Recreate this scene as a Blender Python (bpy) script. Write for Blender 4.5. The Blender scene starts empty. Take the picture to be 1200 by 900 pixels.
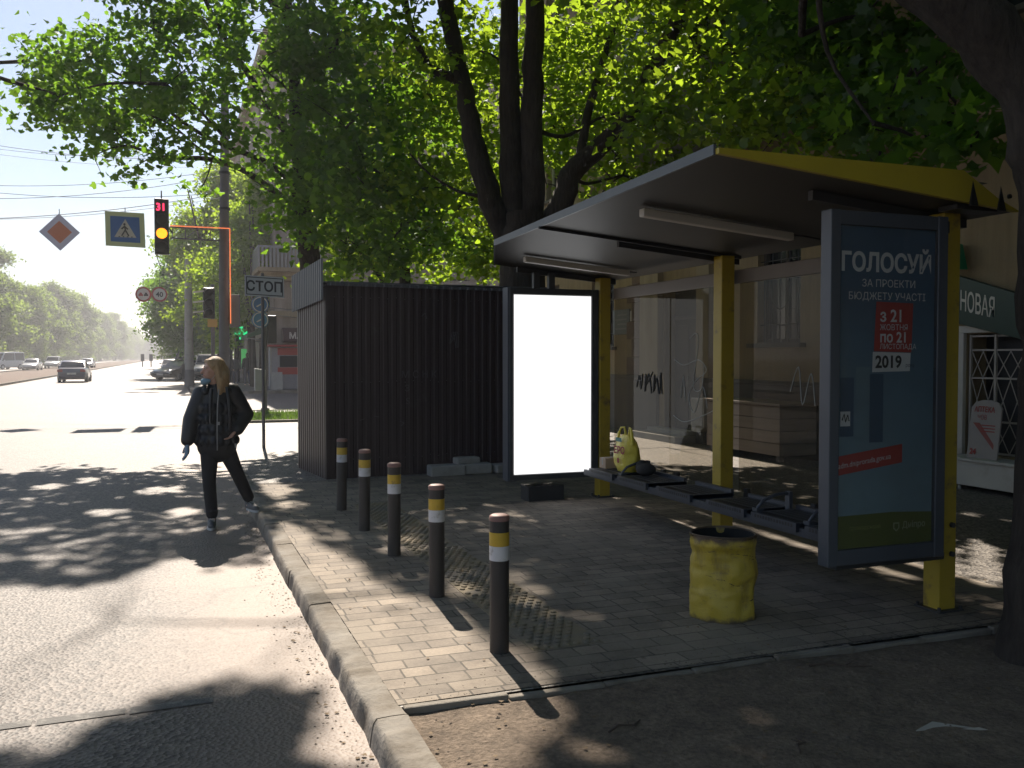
import bpy, math, random
import numpy as np
from mathutils import Vector, Matrix, noise

R = math.radians
scene = bpy.context.scene
COL = scene.collection
rng = random.Random(7)
nrng = np.random.default_rng(11)

# ------------------------------------------------------------------ camera
cam_d = bpy.data.cameras.new('camera')
cam_d.lens = 31.8; cam_d.sensor_width = 36; cam_d.clip_end = 6000; cam_d.clip_start = 0.05
cam = bpy.data.objects.new('camera', cam_d); COL.objects.link(cam)
cam.location = (0, 0, 1.58)
cam.rotation_euler = (R(90 - 1.729), 0, R(-20.674))
scene.camera = cam

# ------------------------------------------------------------------ light
SUN_EL, SUN_AZ = 44.0, 4.0            # azimuth measured from +Y towards +X
w = bpy.data.worlds.new('World'); scene.world = w; w.use_nodes = True
nt = w.node_tree; nt.nodes.clear()
out = nt.nodes.new('ShaderNodeOutputWorld'); bg = nt.nodes.new('ShaderNodeBackground')
sky = nt.nodes.new('ShaderNodeTexSky'); sky.sky_type = 'NISHITA'; sky.sun_disc = False
sky.sun_elevation = R(SUN_EL); sky.sun_rotation = R(SUN_AZ); sky.dust_density = .5; sky.air_density = 1.0; sky.ozone_density = 2.0
tc = nt.nodes.new('ShaderNodeTexCoord'); mp = nt.nodes.new('ShaderNodeMapping'); mp.inputs['Scale'].default_value = (1.2, 1.2, 5.5)
nz = nt.nodes.new('ShaderNodeTexNoise'); nz.inputs['Scale'].default_value = 2.2; nz.inputs['Detail'].default_value = 6; nz.inputs['Roughness'].default_value = .55
cr = nt.nodes.new('ShaderNodeValToRGB'); cr.color_ramp.elements[0].position = .50; cr.color_ramp.elements[1].position = .72
mx = nt.nodes.new('ShaderNodeMix'); mx.data_type = 'RGBA'; mx.inputs['B'].default_value = (7.0, 7.4, 7.9, 1)
nt.links.new(tc.outputs['Generated'], mp.inputs['Vector']); nt.links.new(mp.outputs[0], nz.inputs['Vector'])
nt.links.new(nz.outputs['Fac'], cr.inputs['Fac'])
sxz = nt.nodes.new('ShaderNodeSeparateXYZ'); nt.links.new(tc.outputs['Generated'], sxz.inputs[0])
elv = nt.nodes.new('ShaderNodeMapRange'); elv.inputs[1].default_value = .12; elv.inputs[2].default_value = .40; elv.inputs[3].default_value = .8; elv.inputs[4].default_value = 0
nt.links.new(sxz.outputs[2], elv.inputs[0])
ml = nt.nodes.new('ShaderNodeMath'); ml.operation = 'MULTIPLY'; ml.inputs[1].default_value = .75
nt.links.new(cr.outputs['Color'], ml.inputs[0]); nt.links.new(elv.outputs[0], ml.inputs[1]); nt.links.new(ml.outputs[0], mx.inputs['Factor'])
nt.links.new(sky.outputs['Color'], mx.inputs['A']); nt.links.new(mx.outputs['Result'], bg.inputs['Color'])
bg.inputs['Strength'].default_value = 0.05
nt.links.new(bg.outputs[0], out.inputs['Surface'])
sl = bpy.data.lights.new('sun', 'SUN'); sl.energy = 5.0; sl.angle = R(.53); sl.color = (1, .89, .76)
so = bpy.data.objects.new('sun', sl); COL.objects.link(so); so.location = (2, 20, 30)
so.rotation_euler = (R(-(90 - SUN_EL)), 0, R(-SUN_AZ))
vs = scene.view_settings
vs.view_transform = 'Standard'; vs.look = 'None'; vs.gamma = 1; vs.exposure = 1.25; vs.use_curve_mapping = False
scene.cycles.max_bounces = 8; scene.cycles.transparent_max_bounces = 12
scene.cycles.volume_bounces = 0
SUNV = Vector((math.sin(R(SUN_AZ)) * math.cos(R(SUN_EL)), math.cos(R(SUN_AZ)) * math.cos(R(SUN_EL)), math.sin(R(SUN_EL))))

# ------------------------------------------------------------------ helpers
OFF = {}
def tag(o, label=None, cat=None, group=None, kind=None):
    if label: o['label'] = label
    if cat: o['category'] = cat
    if group: o['group'] = group
    if kind: o['kind'] = kind
    return o
def thing(name, loc, label, cat, group=None):
    o = bpy.data.objects.new(name, None); COL.objects.link(o); o.location = loc; o.empty_display_size = .2
    OFF[o] = Vector(loc)
    return tag(o, label, cat, group)
def dup(root, loc=None, rz=None, sc=None, label=None):
    def cp(o, par):
        c = o.copy(); COL.objects.link(c)
        if par: c.parent = par
        for ch in o.children: cp(ch, c)
        return c
    r = cp(root, None)
    if loc is not None: r.location = loc
    if rz is not None: r.rotation_euler = (0, 0, rz)
    if sc is not None: r.scale = (sc, sc, sc)
    if label: r['label'] = label
    return r

class MB:
    """collects shapes, then links them as one mesh object"""
    def __init__(s): s.v = []; s.f = []; s.m = []; s.mi = 0
    def add(s, vs, fs):
        b = len(s.v); s.v += [tuple(p) for p in vs]
        for f in fs: s.f.append(tuple(b + i for i in f)); s.m.append(s.mi)
        return s
    def box(s, x0, x1, y0, y1, z0, z1):
        v = [(x0,y0,z0),(x1,y0,z0),(x1,y1,z0),(x0,y1,z0),(x0,y0,z1),(x1,y0,z1),(x1,y1,z1),(x0,y1,z1)]
        return s.add(v, [(3,2,1,0),(4,5,6,7),(0,1,5,4),(1,2,6,5),(2,3,7,6),(3,0,4,7)])
    def obox(s, c, ax, ay, az):
        c, ax, ay, az = map(Vector, (c, ax, ay, az))
        v = [c + a*ax + b*ay + d*az for d in (-1,1) for (a,b) in ((-1,-1),(1,-1),(1,1),(-1,1))]
        return s.add(v, [(3,2,1,0),(4,5,6,7),(0,1,5,4),(1,2,6,5),(2,3,7,6),(3,0,4,7)])
    def tube(s, pts, rad, n=8, caps=True):
        pts = [Vector(p) for p in pts]
        if not isinstance(rad, (list, tuple)): rad = [rad]*len(pts)
        rings = []; up = None
        for i, p in enumerate(pts):
            t = (pts[min(i+1, len(pts)-1)] - pts[max(i-1, 0)])
            if t.length < 1e-9: t = Vector((0,0,1))
            t.normalize()
            if up is None:
                up = t.orthogonal().normalized()
            else:
                up = (up - t*up.dot(t))
                up = up.normalized() if up.length > 1e-6 else t.orthogonal().normalized()
            sd = t.cross(up)
            rings.append([p + (up*math.cos(a) + sd*math.sin(a))*rad[i] for a in [2*math.pi*k/n for k in range(n)]])
        v = [q for r in rings for q in r]; f = []
        for i in range(len(rings)-1):
            for k in range(n):
                a, b = i*n+k, i*n+(k+1)%n
                f.append((a, b, b+n, a+n))
        if caps:
            f.append(tuple(reversed(range(n)))); f.append(tuple(range((len(rings)-1)*n, len(rings)*n)))
        return s.add(v, f)
    def cyl(s, p0, p1, r0, r1=None, n=16): return s.tube([p0, p1], [r0, r0 if r1 is None else r1], n)
    def prism(s, poly, fn, a0, a1):
        """poly of (u,v); fn(u,v,a) -> xyz"""
        n = len(poly)
        v = [fn(u, q, a0) for u, q in poly] + [fn(u, q, a1) for u, q in poly]
        f = [tuple(range(n-1, -1, -1)), tuple(range(n, 2*n))] + [(i, (i+1)%n, n+(i+1)%n, n+i) for i in range(n)]
        return s.add(v, f)
    def lathe(s, prof, c=(0,0,0), n=24, cap=True):
        v = []; f = []
        for r, z in prof:
            for k in range(n):
                a = 2*math.pi*k/n; v.append((c[0]+r*math.cos(a), c[1]+r*math.sin(a), c[2]+z))
        for i in range(len(prof)-1):
            for k in range(n):
                a, b = i*n+k, i*n+(k+1)%n; f.append((a, b, b+n, a+n))
        if cap: f.append(tuple(reversed(range(n)))); f.append(tuple(range((len(prof)-1)*n, len(prof)*n)))
        return s.add(v, f)
    def build(s, name, mat, parent=None, smooth=None, bevel=0, off=None):
        o_ = off if off is not None else OFF.get(parent, Vector((0,0,0)))
        me = bpy.data.meshes.new(name)
        me.from_pydata([(p[0]-o_[0], p[1]-o_[1], p[2]-o_[2]) for p in s.v], [], s.f)
        mats = mat if isinstance(mat, (list, tuple)) else [mat]
        for m in mats: me.materials.append(m)
        if len(mats) > 1: me.polygons.foreach_set('material_index', s.m)
        me.update()
        if smooth is not None:
            me.polygons.foreach_set('use_smooth', [True]*len(me.polygons)); me.set_sharp_from_angle(angle=R(smooth))
        ob = bpy.data.objects.new(name, me); COL.objects.link(ob)
        if parent: ob.parent = parent; OFF[ob] = o_
        elif off is not None: ob.location = off
        if bevel:
            b = ob.modifiers.new('bevel', 'BEVEL'); b.width = bevel; b.segments = 2; b.limit_method = 'ANGLE'; b.harden_normals = False
        return ob

def raw_mesh(name, verts, nloop, mat, parent=None):
    """verts (N,k,3) numpy: N polygons of k vertices each"""
    n, k, _ = verts.shape
    o_ = OFF.get(parent, Vector((0,0,0)))
    me = bpy.data.meshes.new(name)
    me.vertices.add(n*k); me.vertices.foreach_set('co', (verts.reshape(-1,3) - np.array(o_)).astype(np.float32).ravel())
    me.loops.add(n*k); me.loops.foreach_set('vertex_index', np.arange(n*k, dtype=np.int32))
    me.polygons.add(n); me.polygons.foreach_set('loop_start', np.arange(0, n*k, k, dtype=np.int32))
    me.update(calc_edges=True); me.materials.append(mat)
    ob = bpy.data.objects.new(name, me); COL.objects.link(ob)
    if parent: ob.parent = parent; OFF[ob] = o_
    return ob

def text(body, size, origin, right, up, mat, parent, name='lettering', align='LEFT', ext=.0015, shear=None, bold=0.0, wscale=1.0):
    cu = bpy.data.curves.new('t', 'FONT'); cu.body = body; cu.size = size; cu.align_x = align; cu.extrude = 0
    cu.offset = bold; cu.resolution_u = 3
    ob = bpy.data.objects.new('t', cu); COL.objects.link(ob)
    dg = bpy.context.evaluated_depsgraph_get(); me = bpy.data.meshes.new_from_object(ob.evaluated_get(dg))
    bpy.data.objects.remove(ob)
    r = Vector(right).normalized(); u = Vector(up); nrm = r.cross(u).normalized()
    o_ = OFF.get(parent, Vector((0,0,0)))
    for v in me.vertices:
        p = Vector(origin) + r*v.co.x*wscale + u*v.co.y + nrm*ext
        v.co = p - o_
    me.materials.clear(); me.materials.append(mat); me.name = name
    o = bpy.data.objects.new(name, me); COL.objects.link(o)
    if parent: o.parent = parent; OFF[o] = o_
    return o

# ------------------------------------------------------------------ materials
def nodes(name):
    m = bpy.data.materials.new(name); m.use_nodes = True; t = m.node_tree
    return m, t, t.nodes['Principled BSDF'], t.nodes['Material Output']
def N(t, kind, **kw):
    n = t.nodes.new(kind)
    for k, v in kw.items():
        if k in n.inputs: n.inputs[k].default_value = v
        else: setattr(n, k, v)
    return n
def coord(t, scale=1, src='Object'):
    c = N(t, 'ShaderNodeTexCoord'); m = N(t, 'ShaderNodeMapping')
    m.inputs['Scale'].default_value = (scale,)*3 if not isinstance(scale, tuple) else scale
    t.links.new(c.outputs[src], m.inputs['Vector']); return m.outputs[0]
def worldpos(t):
    g = N(t, 'ShaderNodeNewGeometry'); return g.outputs['Position']
def mixc(t, fac, a, b, mode='MIX'):
    m = N(t, 'ShaderNodeMix', data_type='RGBA', blend_type=mode)
    if hasattr(fac, 'links'): t.links.new(fac, m.inputs['Factor'])
    else: m.inputs['Factor'].default_value = fac
    for s, k in ((a, 'A'), (b, 'B')):
        if hasattr(s, 'links'): t.links.new(s, m.inputs[k])
        else: m.inputs[k].default_value = (*s, 1)
    return m.outputs['Result']
def noise_out(t, vec, scale, detail=4, rough=.55):
    n = N(t, 'ShaderNodeTexNoise', Scale=scale, Detail=detail, Roughness=rough); t.links.new(vec, n.inputs['Vector']); return n.outputs['Fac']
def ramp(t, fac, p0, p1, c0=(0,0,0), c1=(1,1,1)):
    r = N(t, 'ShaderNodeValToRGB'); e = r.color_ramp.elements
    e[0].position = p0; e[1].position = p1; e[0].color = (*c0, 1); e[1].color = (*c1, 1)
    t.links.new(fac, r.inputs['Fac']); return r.outputs['Color']
def bump(t, b, h, strength=.3, dist=.01):
    n = N(t, 'ShaderNodeBump', Strength=strength, Distance=dist); t.links.new(h, n.inputs['Height']); t.links.new(n.outputs[0], b.inputs['Normal'])

def M(name, col, rough=.6, var=.25, scale=6, bmp=0, bscale=60, metal=0, dirt=None, dirt_amt=(.55,.75), dscale=3, spec=.5, coat=0, stretch=None):
    m, t, b, o = nodes(name)
    v = coord(t, stretch or 1)
    f = noise_out(t, v, scale)
    c = mixc(t, f, tuple(x*(1-var) for x in col), tuple(min(1, x*(1+var)) for x in col))
    if dirt:
        d = ramp(t, noise_out(t, v, dscale, 6, .65), *dirt_amt)
        c = mixc(t, d, c, dirt)
    t.links.new(c, b.inputs['Base Color'])
    b.inputs['Roughness'].default_value = rough; b.inputs['Metallic'].default_value = metal
    b.inputs['Specular IOR Level'].default_value = spec; b.inputs['Coat Weight'].default_value = coat
    if bmp: bump(t, b, noise_out(t, v, bscale, 5, .6), bmp, .01)
    return m
def emis(name, col, s):
    m, t, b, o = nodes(name); b.inputs['Base Color'].default_value = (*[c*.5 for c in col], 1)
    b.inputs['Emission Color'].default_value = (*col, 1); b.inputs['Emission Strength'].default_value = s; b.inputs['Roughness'].default_value = .4
    return m

def glass_mat(name, dust=(.21,.18,.14), amt=(.03,.16), tint=(.78,.76,.72), refl=1.22):
    m, t, b, o = nodes(name)
    tr = N(t, 'ShaderNodeBsdfTransparent'); tr.inputs[0].default_value = (*tint, 1)
    gl = N(t, 'ShaderNodeBsdfGlossy'); gl.inputs['Roughness'].default_value = .015
    fr = N(t, 'ShaderNodeFresnel'); fr.inputs['IOR'].default_value = refl
    df = N(t, 'ShaderNodeBsdfDiffuse'); df.inputs[0].default_value = (*dust, 1)
    gg_ = N(t, 'ShaderNodeNewGeometry'); ff_ = N(t, 'ShaderNodeMath', operation='SUBTRACT'); ff_.inputs[0].default_value = 1; t.links.new(gg_.outputs['Backfacing'], ff_.inputs[1])
    fm = N(t, 'ShaderNodeMath', operation='MULTIPLY'); t.links.new(fr.outputs[0], fm.inputs[0]); t.links.new(ff_.outputs[0], fm.inputs[1])
    v = coord(t, 1); f = noise_out(t, v, 1.7, 7, .7)
    mr = N(t, 'ShaderNodeMapRange'); mr.inputs[1].default_value = .3; mr.inputs[2].default_value = .75
    mr.inputs[3].default_value = amt[0]; mr.inputs[4].default_value = amt[1]; t.links.new(f, mr.inputs[0])
    m1 = N(t, 'ShaderNodeMixShader'); t.links.new(mr.outputs[0], m1.inputs[0]); t.links.new(tr.outputs[0], m1.inputs[1]); t.links.new(df.outputs[0], m1.inputs[2])
    m2 = N(t, 'ShaderNodeMixShader'); t.links.new(fm.outputs[0], m2.inputs[0]); t.links.new(m1.outputs[0], m2.inputs[1]); t.links.new(gl.outputs[0], m2.inputs[2])
    t.links.new(m2.outputs[0], o.inputs['Surface']); return m

def leaf_mat(name, col, trans, var=.45, scale=.9, tr=.56):
    m, t, b, o = nodes(name)
    p = worldpos(t)
    f = noise_out(t, p, scale, 3); f2 = noise_out(t, p, 9, 2)
    mul = N(t, 'ShaderNodeMath', operation='MULTIPLY_ADD'); t.links.new(f2, mul.inputs[0]); mul.inputs[1].default_value = .6; mul.inputs[2].default_value = -.3
    ad = N(t, 'ShaderNodeMath', operation='ADD', use_clamp=True); t.links.new(f, ad.inputs[0]); t.links.new(mul.outputs[0], ad.inputs[1])
    c1 = mixc(t, ad.outputs[0], tuple(x*(1-var) for x in col), tuple(x*(1+var) for x in col))
    c2 = mixc(t, ad.outputs[0], tuple(x*(1-var) for x in trans), tuple(x*(1+var) for x in trans))
    df = N(t, 'ShaderNodeBsdfDiffuse'); t.links.new(c1, df.inputs[0])
    tl = N(t, 'ShaderNodeBsdfTranslucent'); t.links.new(c2, tl.inputs[0])
    gl = N(t, 'ShaderNodeBsdfGlossy'); gl.inputs['Roughness'].default_value = .45; gl.inputs[0].default_value = (.8,.85,.9,1)
    a = N(t, 'ShaderNodeMixShader'); a.inputs[0].default_value = tr; t.links.new(df.outputs[0], a.inputs[1]); t.links.new(tl.outputs[0], a.inputs[2])
    g = N(t, 'ShaderNodeMixShader'); g.inputs[0].default_value = .022; t.links.new(a.outputs[0], g.inputs[1]); t.links.new(gl.outputs[0], g.inputs[2])
    t.links.new(g.outputs[0], o.inputs['Surface']); return m

def asphalt_mat(name, base, dusty, kerbx=None, far=None):
    m, t, b, o = nodes(name)
    p = worldpos(t)
    big = noise_out(t, p, .35, 5, .6); fine = noise_out(t, p, 42, 3, .7)
    vo = N(t, 'ShaderNodeTexVoronoi', Scale=48.0); t.links.new(p, vo.inputs['Vector'])
    c = mixc(t, big, tuple(x*.8 for x in base), tuple(x*1.2 for x in base))
    sp = ramp(t, vo.outputs['Color'], .2, .95, (.28,.27,.27), (1.85,1.82,1.75))
    c = mixc(t, .9, c, sp, 'MULTIPLY')
    if kerbx is not None:
        sx = N(t, 'ShaderNodeSeparateXYZ'); t.links.new(p, sx.inputs[0])
        wob = N(t, 'ShaderNodeMath', operation='MULTIPLY_ADD'); t.links.new(noise_out(t, p, 1.3, 5), wob.inputs[0]); wob.inputs[1].default_value = 1.1; t.links.new(sx.outputs[0], wob.inputs[2])
        d = ramp(t, N(t, 'ShaderNodeMapRange').outputs[0], 0, 1)
        mr = [n for n in t.nodes if n.bl_idname == 'ShaderNodeMapRange'][-1]
        t.links.new(wob.outputs[0], mr.inputs[0]); mr.inputs[1].default_value = kerbx - .1; mr.inputs[2].default_value = kerbx + .75
        c = mixc(t, d, c, mixc(t, fine, tuple(x*.7 for x in dusty), tuple(x*1.25 for x in dusty)))
    # cracks and patches
    cv = N(t, 'ShaderNodeTexVoronoi', Scale=.45, feature='DISTANCE_TO_EDGE')
    wv = N(t, 'ShaderNodeVectorMath', operation='ADD'); nn = N(t, 'ShaderNodeTexNoise', Scale=1.4, Detail=5); t.links.new(p, nn.inputs['Vector'])
    t.links.new(p, wv.inputs[0]); t.links.new(nn.outputs['Color'], wv.inputs[1]); t.links.new(wv.outputs[0], cv.inputs['Vector'])
    ck = ramp(t, cv.outputs['Distance'], .0, .012, (.45,.45,.45), (1,1,1))
    c = mixc(t, .55, c, ck, 'MULTIPLY')
    t.links.new(c, b.inputs['Base Color']); b.inputs['Roughness'].default_value = .62
    hh = mixc(t, .6, fine, vo.outputs['Distance'])
    bump(t, b, hh, .7, .012)
    return m

def soil_mat(name, a, bcol, bm=.6):
    m, t, b, o = nodes(name); p = worldpos(t)
    f = noise_out(t, p, 1.3, 6, .65); g = noise_out(t, p, 38, 5, .7)
    c = mixc(t, ramp(t, f, .3, .7), a, bcol); c = mixc(t, .7, c, ramp(t, g, .33, .68, (.42,.40,.37), (1.4,1.4,1.4)), 'MULTIPLY')
    c = mixc(t, .7, c, ramp(t, noise_out(t, p, 7, 6, .7), .36, .62, (.55,.54,.52), (1.15,1.14,1.12)), 'MULTIPLY')
    vo = N(t, 'ShaderNodeTexVoronoi', Scale=9.0); t.links.new(p, vo.inputs['Vector'])
    c = mixc(t, ramp(t, vo.outputs['Distance'], .05, .12, (.75,.75,.75), (0,0,0)), c, tuple(x*.45 for x in a))
    t.links.new(c, b.inputs['Base Color']); b.inputs['Roughness'].default_value = .95
    bump(t, b, mixc(t, .5, noise_out(t, p, 9, 6, .7), g), min(1, bm*1.6), .035); return m

def paver_mat(name):
    m, t, b, o = nodes(name); p = worldpos(t)
    mp = N(t, 'ShaderNodeMapping'); mp.inputs['Location'].default_value = (.03, .05, 0); t.links.new(p, mp.inputs['Vector'])
    wn = N(t, 'ShaderNodeTexNoise', Scale=3.0, Detail=2); t.links.new(p, wn.inputs['Vector'])
    wa = N(t, 'ShaderNodeVectorMath', operation='SCALE'); wa.inputs['Scale'].default_value = .022; t.links.new(wn.outputs['Color'], wa.inputs[0])
    ws = N(t, 'ShaderNodeVectorMath', operation='ADD'); t.links.new(mp.outputs[0], ws.inputs[0]); t.links.new(wa.outputs[0], ws.inputs[1])
    br = N(t, 'ShaderNodeTexBrick', Scale=1.0); br.offset = .5; br.offset_frequency = 2; br.squash = .62; br.squash_frequency = 3
    br.inputs['Brick Width'].default_value = .255; br.inputs['Row Height'].default_value = .132; br.inputs['Mortar Size'].default_value = .006
    br.inputs['Mortar Smooth'].default_value = .3; br.inputs['Bias'].default_value = 0
    br.inputs['Color1'].default_value = (.185,.158,.13,1); br.inputs['Color2'].default_value = (.295,.25,.20,1); br.inputs['Mortar'].default_value = (.085,.075,.06,1)
    t.links.new(ws.outputs[0], br.inputs['Vector'])
    f = noise_out(t, p, 2.2, 6, .65); g = noise_out(t, p, 60, 4, .7)
    c = mixc(t, .75, br.outputs['Color'], ramp(t, f, .30, .66, (.46,.45,.44), (1.18,1.15,1.11)), 'MULTIPLY')
    gm = N(t, 'ShaderNodeTexVoronoi', Scale=4.5); t.links.new(p, gm.inputs['Vector'])
    c = mixc(t, .8, c, ramp(t, gm.outputs['Distance'], .045, .075, (.42,.41,.40), (1,1,1)), 'MULTIPLY')
    c = mixc(t, .6, c, ramp(t, noise_out(t, p, .8, 8, .75), .44, .60, (1.1,1.1,1.1), (.62,.60,.58)), 'MULTIPLY')
    c = mixc(t, .5, c, ramp(t, g, .3, .7, (.6,.6,.6), (1.2,1.2,1.2)), 'MULTIPLY')
    # sand washed over the joints near the kerb and the earth edge
    sd = ramp(t, noise_out(t, p, 1.1, 6, .7), .5, .68)
    c = mixc(t, sd, c, (.20,.172,.135))
    t.links.new(c, b.inputs['Base Color']); b.inputs['Roughness'].default_value = .85
    inv = N(t, 'ShaderNodeMath', operation='SUBTRACT'); inv.inputs[0].default_value = 1.0; t.links.new(br.outputs['Fac'], inv.inputs[1])
    hh = N(t, 'ShaderNodeMath', operation='MULTIPLY_ADD'); t.links.new(g, hh.inputs[0]); hh.inputs[1].default_value = .35; t.links.new(inv.outputs[0], hh.inputs[2])
    bump(t, b, hh.outputs[0], .6, .008); return m

def bark_mat(name, a, c2):
    m, t, b, o = nodes(name); v = coord(t, (1, 1, .16))
    f = noise_out(t, v, 22, 6, .7); g = noise_out(t, coord(t, 1), 2.2, 3)
    c = mixc(t, ramp(t, f, .35, .65), a, c2); c = mixc(t, .6, c, ramp(t, g, .3, .7, (.6,.6,.6), (1.2,1.2,1.2)), 'MULTIPLY')
    t.links.new(c, b.inputs['Base Color']); b.inputs['Roughness'].default_value = .95
    bump(t, b, f, 1.0, .035); return m

def stucco_mat(name, a, b2, streak=True):
    m, t, b, o = nodes(name); p = worldpos(t)
    f = noise_out(t, p, .9, 6, .65)
    c = mixc(t, ramp(t, f, .3, .7), a, b2)
    mp = N(t, 'ShaderNodeMapping'); mp.inputs['Scale'].default_value = (1.5, 1.5, .12); t.links.new(p, mp.inputs['Vector'])
    st = noise_out(t, mp.outputs[0], 2.5, 5, .7)
    c = mixc(t, .55, c, ramp(t, st, .35, .62, (.62,.58,.54), (1.05,1.05,1.05)), 'MULTIPLY')
    vo = N(t, 'ShaderNodeTexNoise', Scale=1.6, Detail=9, Roughness=.75); t.links.new(p, vo.inputs['Vector'])
    c = mixc(t, ramp(t, vo.outputs['Fac'], .66, .70), c, (.2,.155,.12))
    t.links.new(c, b.inputs['Base Color']); b.inputs['Roughness'].default_value = .9
    bump(t, b, noise_out(t, p, 30, 5, .65), .35, .02); return m

MAT = dict(
    road=asphalt_mat('asphalt', (.096,.082,.075), (.20,.155,.125), kerbx=.35),
    farroad=asphalt_mat('worn_asphalt', (.135,.112,.10), (.2,.17,.14)),
    walk=asphalt_mat('pavement_asphalt', (.14,.128,.115), (.2,.17,.14)),
    soil=soil_mat('dry_soil', (.20,.155,.115), (.145,.112,.085)),
    strip=soil_mat('tram_strip_soil', (.17,.115,.085), (.12,.085,.065), .3),
    paver=paver_mat('concrete_pavers'),
    kerb=M('kerb_stone', (.235,.215,.185), .92, .35, 5, .7, 35, dirt=(.13,.11,.085), dirt_amt=(.42,.62), dscale=2.5),
    conc=M('concrete', (.30,.29,.27), .9, .25, 3, .35, 40, dirt=(.17,.155,.14), dscale=1.4),
    yellow=M('yellow_paint', (.37,.265,.02), .45, .25, 2.2, .12, 24, dirt=(.14,.095,.035), dirt_amt=(.56,.70), dscale=6),
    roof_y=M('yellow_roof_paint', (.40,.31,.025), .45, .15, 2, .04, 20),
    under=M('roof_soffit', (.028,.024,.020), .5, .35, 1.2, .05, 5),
    alu=M('grey_aluminium', (.075,.083,.10), .42, .12, 4, .02, 40, metal=.2),
    frame=M('dark_frame', (.045,.048,.052), .45, .2, 4),
    black=M('black_plastic', (.018,.018,.02), .45, .3, 8),
    dark=M('dark_iron', (.03,.03,.032), .5, .3, 8),
    tube=M('lamp_tube', (.45,.42,.38), .4, .1, 5),
    seat=M('seat_metal', (.06,.067,.082), .38, .25, 4, .04, 50, metal=.3),
    bol=M('bollard_paint', (.034,.029,.027), .55, .25, 5, .15, 60, dirt=(.10,.085,.07), dirt_amt=(.62,.8), dscale=5),
    bcap=M('bollard_cap', (.24,.13,.11), .6, .3, 10),
    band_y=M('yellow_band', (.52,.34,.03), .5, .15, 12, dirt=(.2,.14,.04), dirt_amt=(.58,.72), dscale=16),
    band_w=M('white_band', (.56,.56,.58), .5, .1, 12, dirt=(.25,.23,.21), dirt_amt=(.56,.72), dscale=14),
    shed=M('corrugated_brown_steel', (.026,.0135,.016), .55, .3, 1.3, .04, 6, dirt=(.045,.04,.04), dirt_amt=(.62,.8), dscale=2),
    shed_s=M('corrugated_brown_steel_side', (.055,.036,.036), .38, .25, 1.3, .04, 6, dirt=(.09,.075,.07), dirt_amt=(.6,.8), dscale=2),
    shed_l=M('corrugated_grey_steel', (.085,.09,.10), .4, .2, 1.5, .03, 6),
    stucco=stucco_mat('cream_stucco', (.285,.215,.12), (.225,.17,.10)),
    stucco2=stucco_mat('grey_beige_stucco', (.33,.28,.235), (.25,.215,.18)),
    plinth=stucco_mat('grey_plinth', (.13,.115,.10), (.09,.08,.07)),
    stone=M('brown_stone', (.13,.085,.06), .85, .35, 5, .4, 20),
    pil=stucco_mat('pale_pilaster', (.33,.27,.175), (.27,.22,.145)),
    wood_d=M('dark_door_wood', (.045,.036,.028), .6, .3, 3),
    plank=M('grey_planks', (.25,.205,.17), .8, .3, 2.5, .3, 30, stretch=(1, .25, 6)),
    white=M('white_paint', (.48,.46,.43), .55, .12, 5, dirt=(.35,.3,.25)),
    wgrille=M('white_grille', (.34,.31,.28), .5, .15, 5),
    green=M('green_sign', (.004,.030,.017), .4, .15, 4),
    bark=bark_mat('bark', (.022,.016,.012), (.052,.040,.030)),
    bark2=bark_mat('grey_bark', (.022,.017,.013), (.058,.046,.037)),
    leafA=leaf_mat('maple_leaves', (.036,.082,.018), (.20,.38,.022)),
    leafB=leaf_mat('bright_maple_leaves', (.050,.098,.017), (.38,.55,.03)),
    leafF=leaf_mat('distant_leaves', (.06,.11,.03), (.26,.36,.06), scale=.35),
    grass=leaf_mat('grass', (.06,.12,.02), (.10,.18,.02)),
    skin=M('skin', (.52,.31,.23), .5, .08, 20),
    hair=M('dark_blond_hair', (.36,.235,.12), .55, .5, 22, .8, 30, stretch=(3,3,.4)),
    jacket=M('black_quilted_jacket', (.013,.015,.019), .48, .35, 8, .6, 12),
    trousers=M('black_trousers', (.010,.011,.014), .75, .3, 10, .2, 30),
    shoe=M('grey_shoe', (.12,.12,.125), .7, .2, 20), sole=M('white_sole', (.5,.5,.5), .7, .1),
    maskb=M('pale_blue_fabric', (.17,.27,.34), .8, .1, 10),
    glove=M('pale_blue_glove', (.15,.24,.34), .6, .1, 10),
    pole=M('pole_grey', (.135,.13,.135), .8, .2, 3, .2, 20, dirt=(.09,.085,.085)),
    steel=M('galvanised', (.26,.265,.27), .45, .15, 5, metal=.5),
    tyre=M('tyre', (.02,.02,.02), .85, .2), rim=M('rim', (.35,.35,.36), .35, .1, metal=.7),
    cglass=M('car_glass', (.012,.014,.017), .10, .2, spec=.4),
    bin_in=M('bin_inside', (.012,.011,.010), .9, .3),
    orange_led=emis('orange_led', (1,.24,.08), .42), amber=emis('amber_lamp', (1,.25,.012), 1.3), red_led=emis('red_led', (1,.03,.10), 1.2),
    green_led=emis('green_led', (.02,.85,.28), .45), lit=emis('white_panel_added_glow', (1,1,1), .49),  # white panel glow is added to keep the blank face pure white
    paper=M('paper', (.36,.34,.30), .7, .08, 10), card=M('cardboard', (.38,.28,.2), .8, .15, 10),
    twig=M('twig', (.07,.05,.038), .9, .3, 20),
    wire=M('grey_wire', (.10,.10,.12), .6, .1),
    red=M('red_panel', (.30,.03,.025), .5, .15), rust=M('rust', (.12,.06,.03), .9, .4, 12),
)

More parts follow.
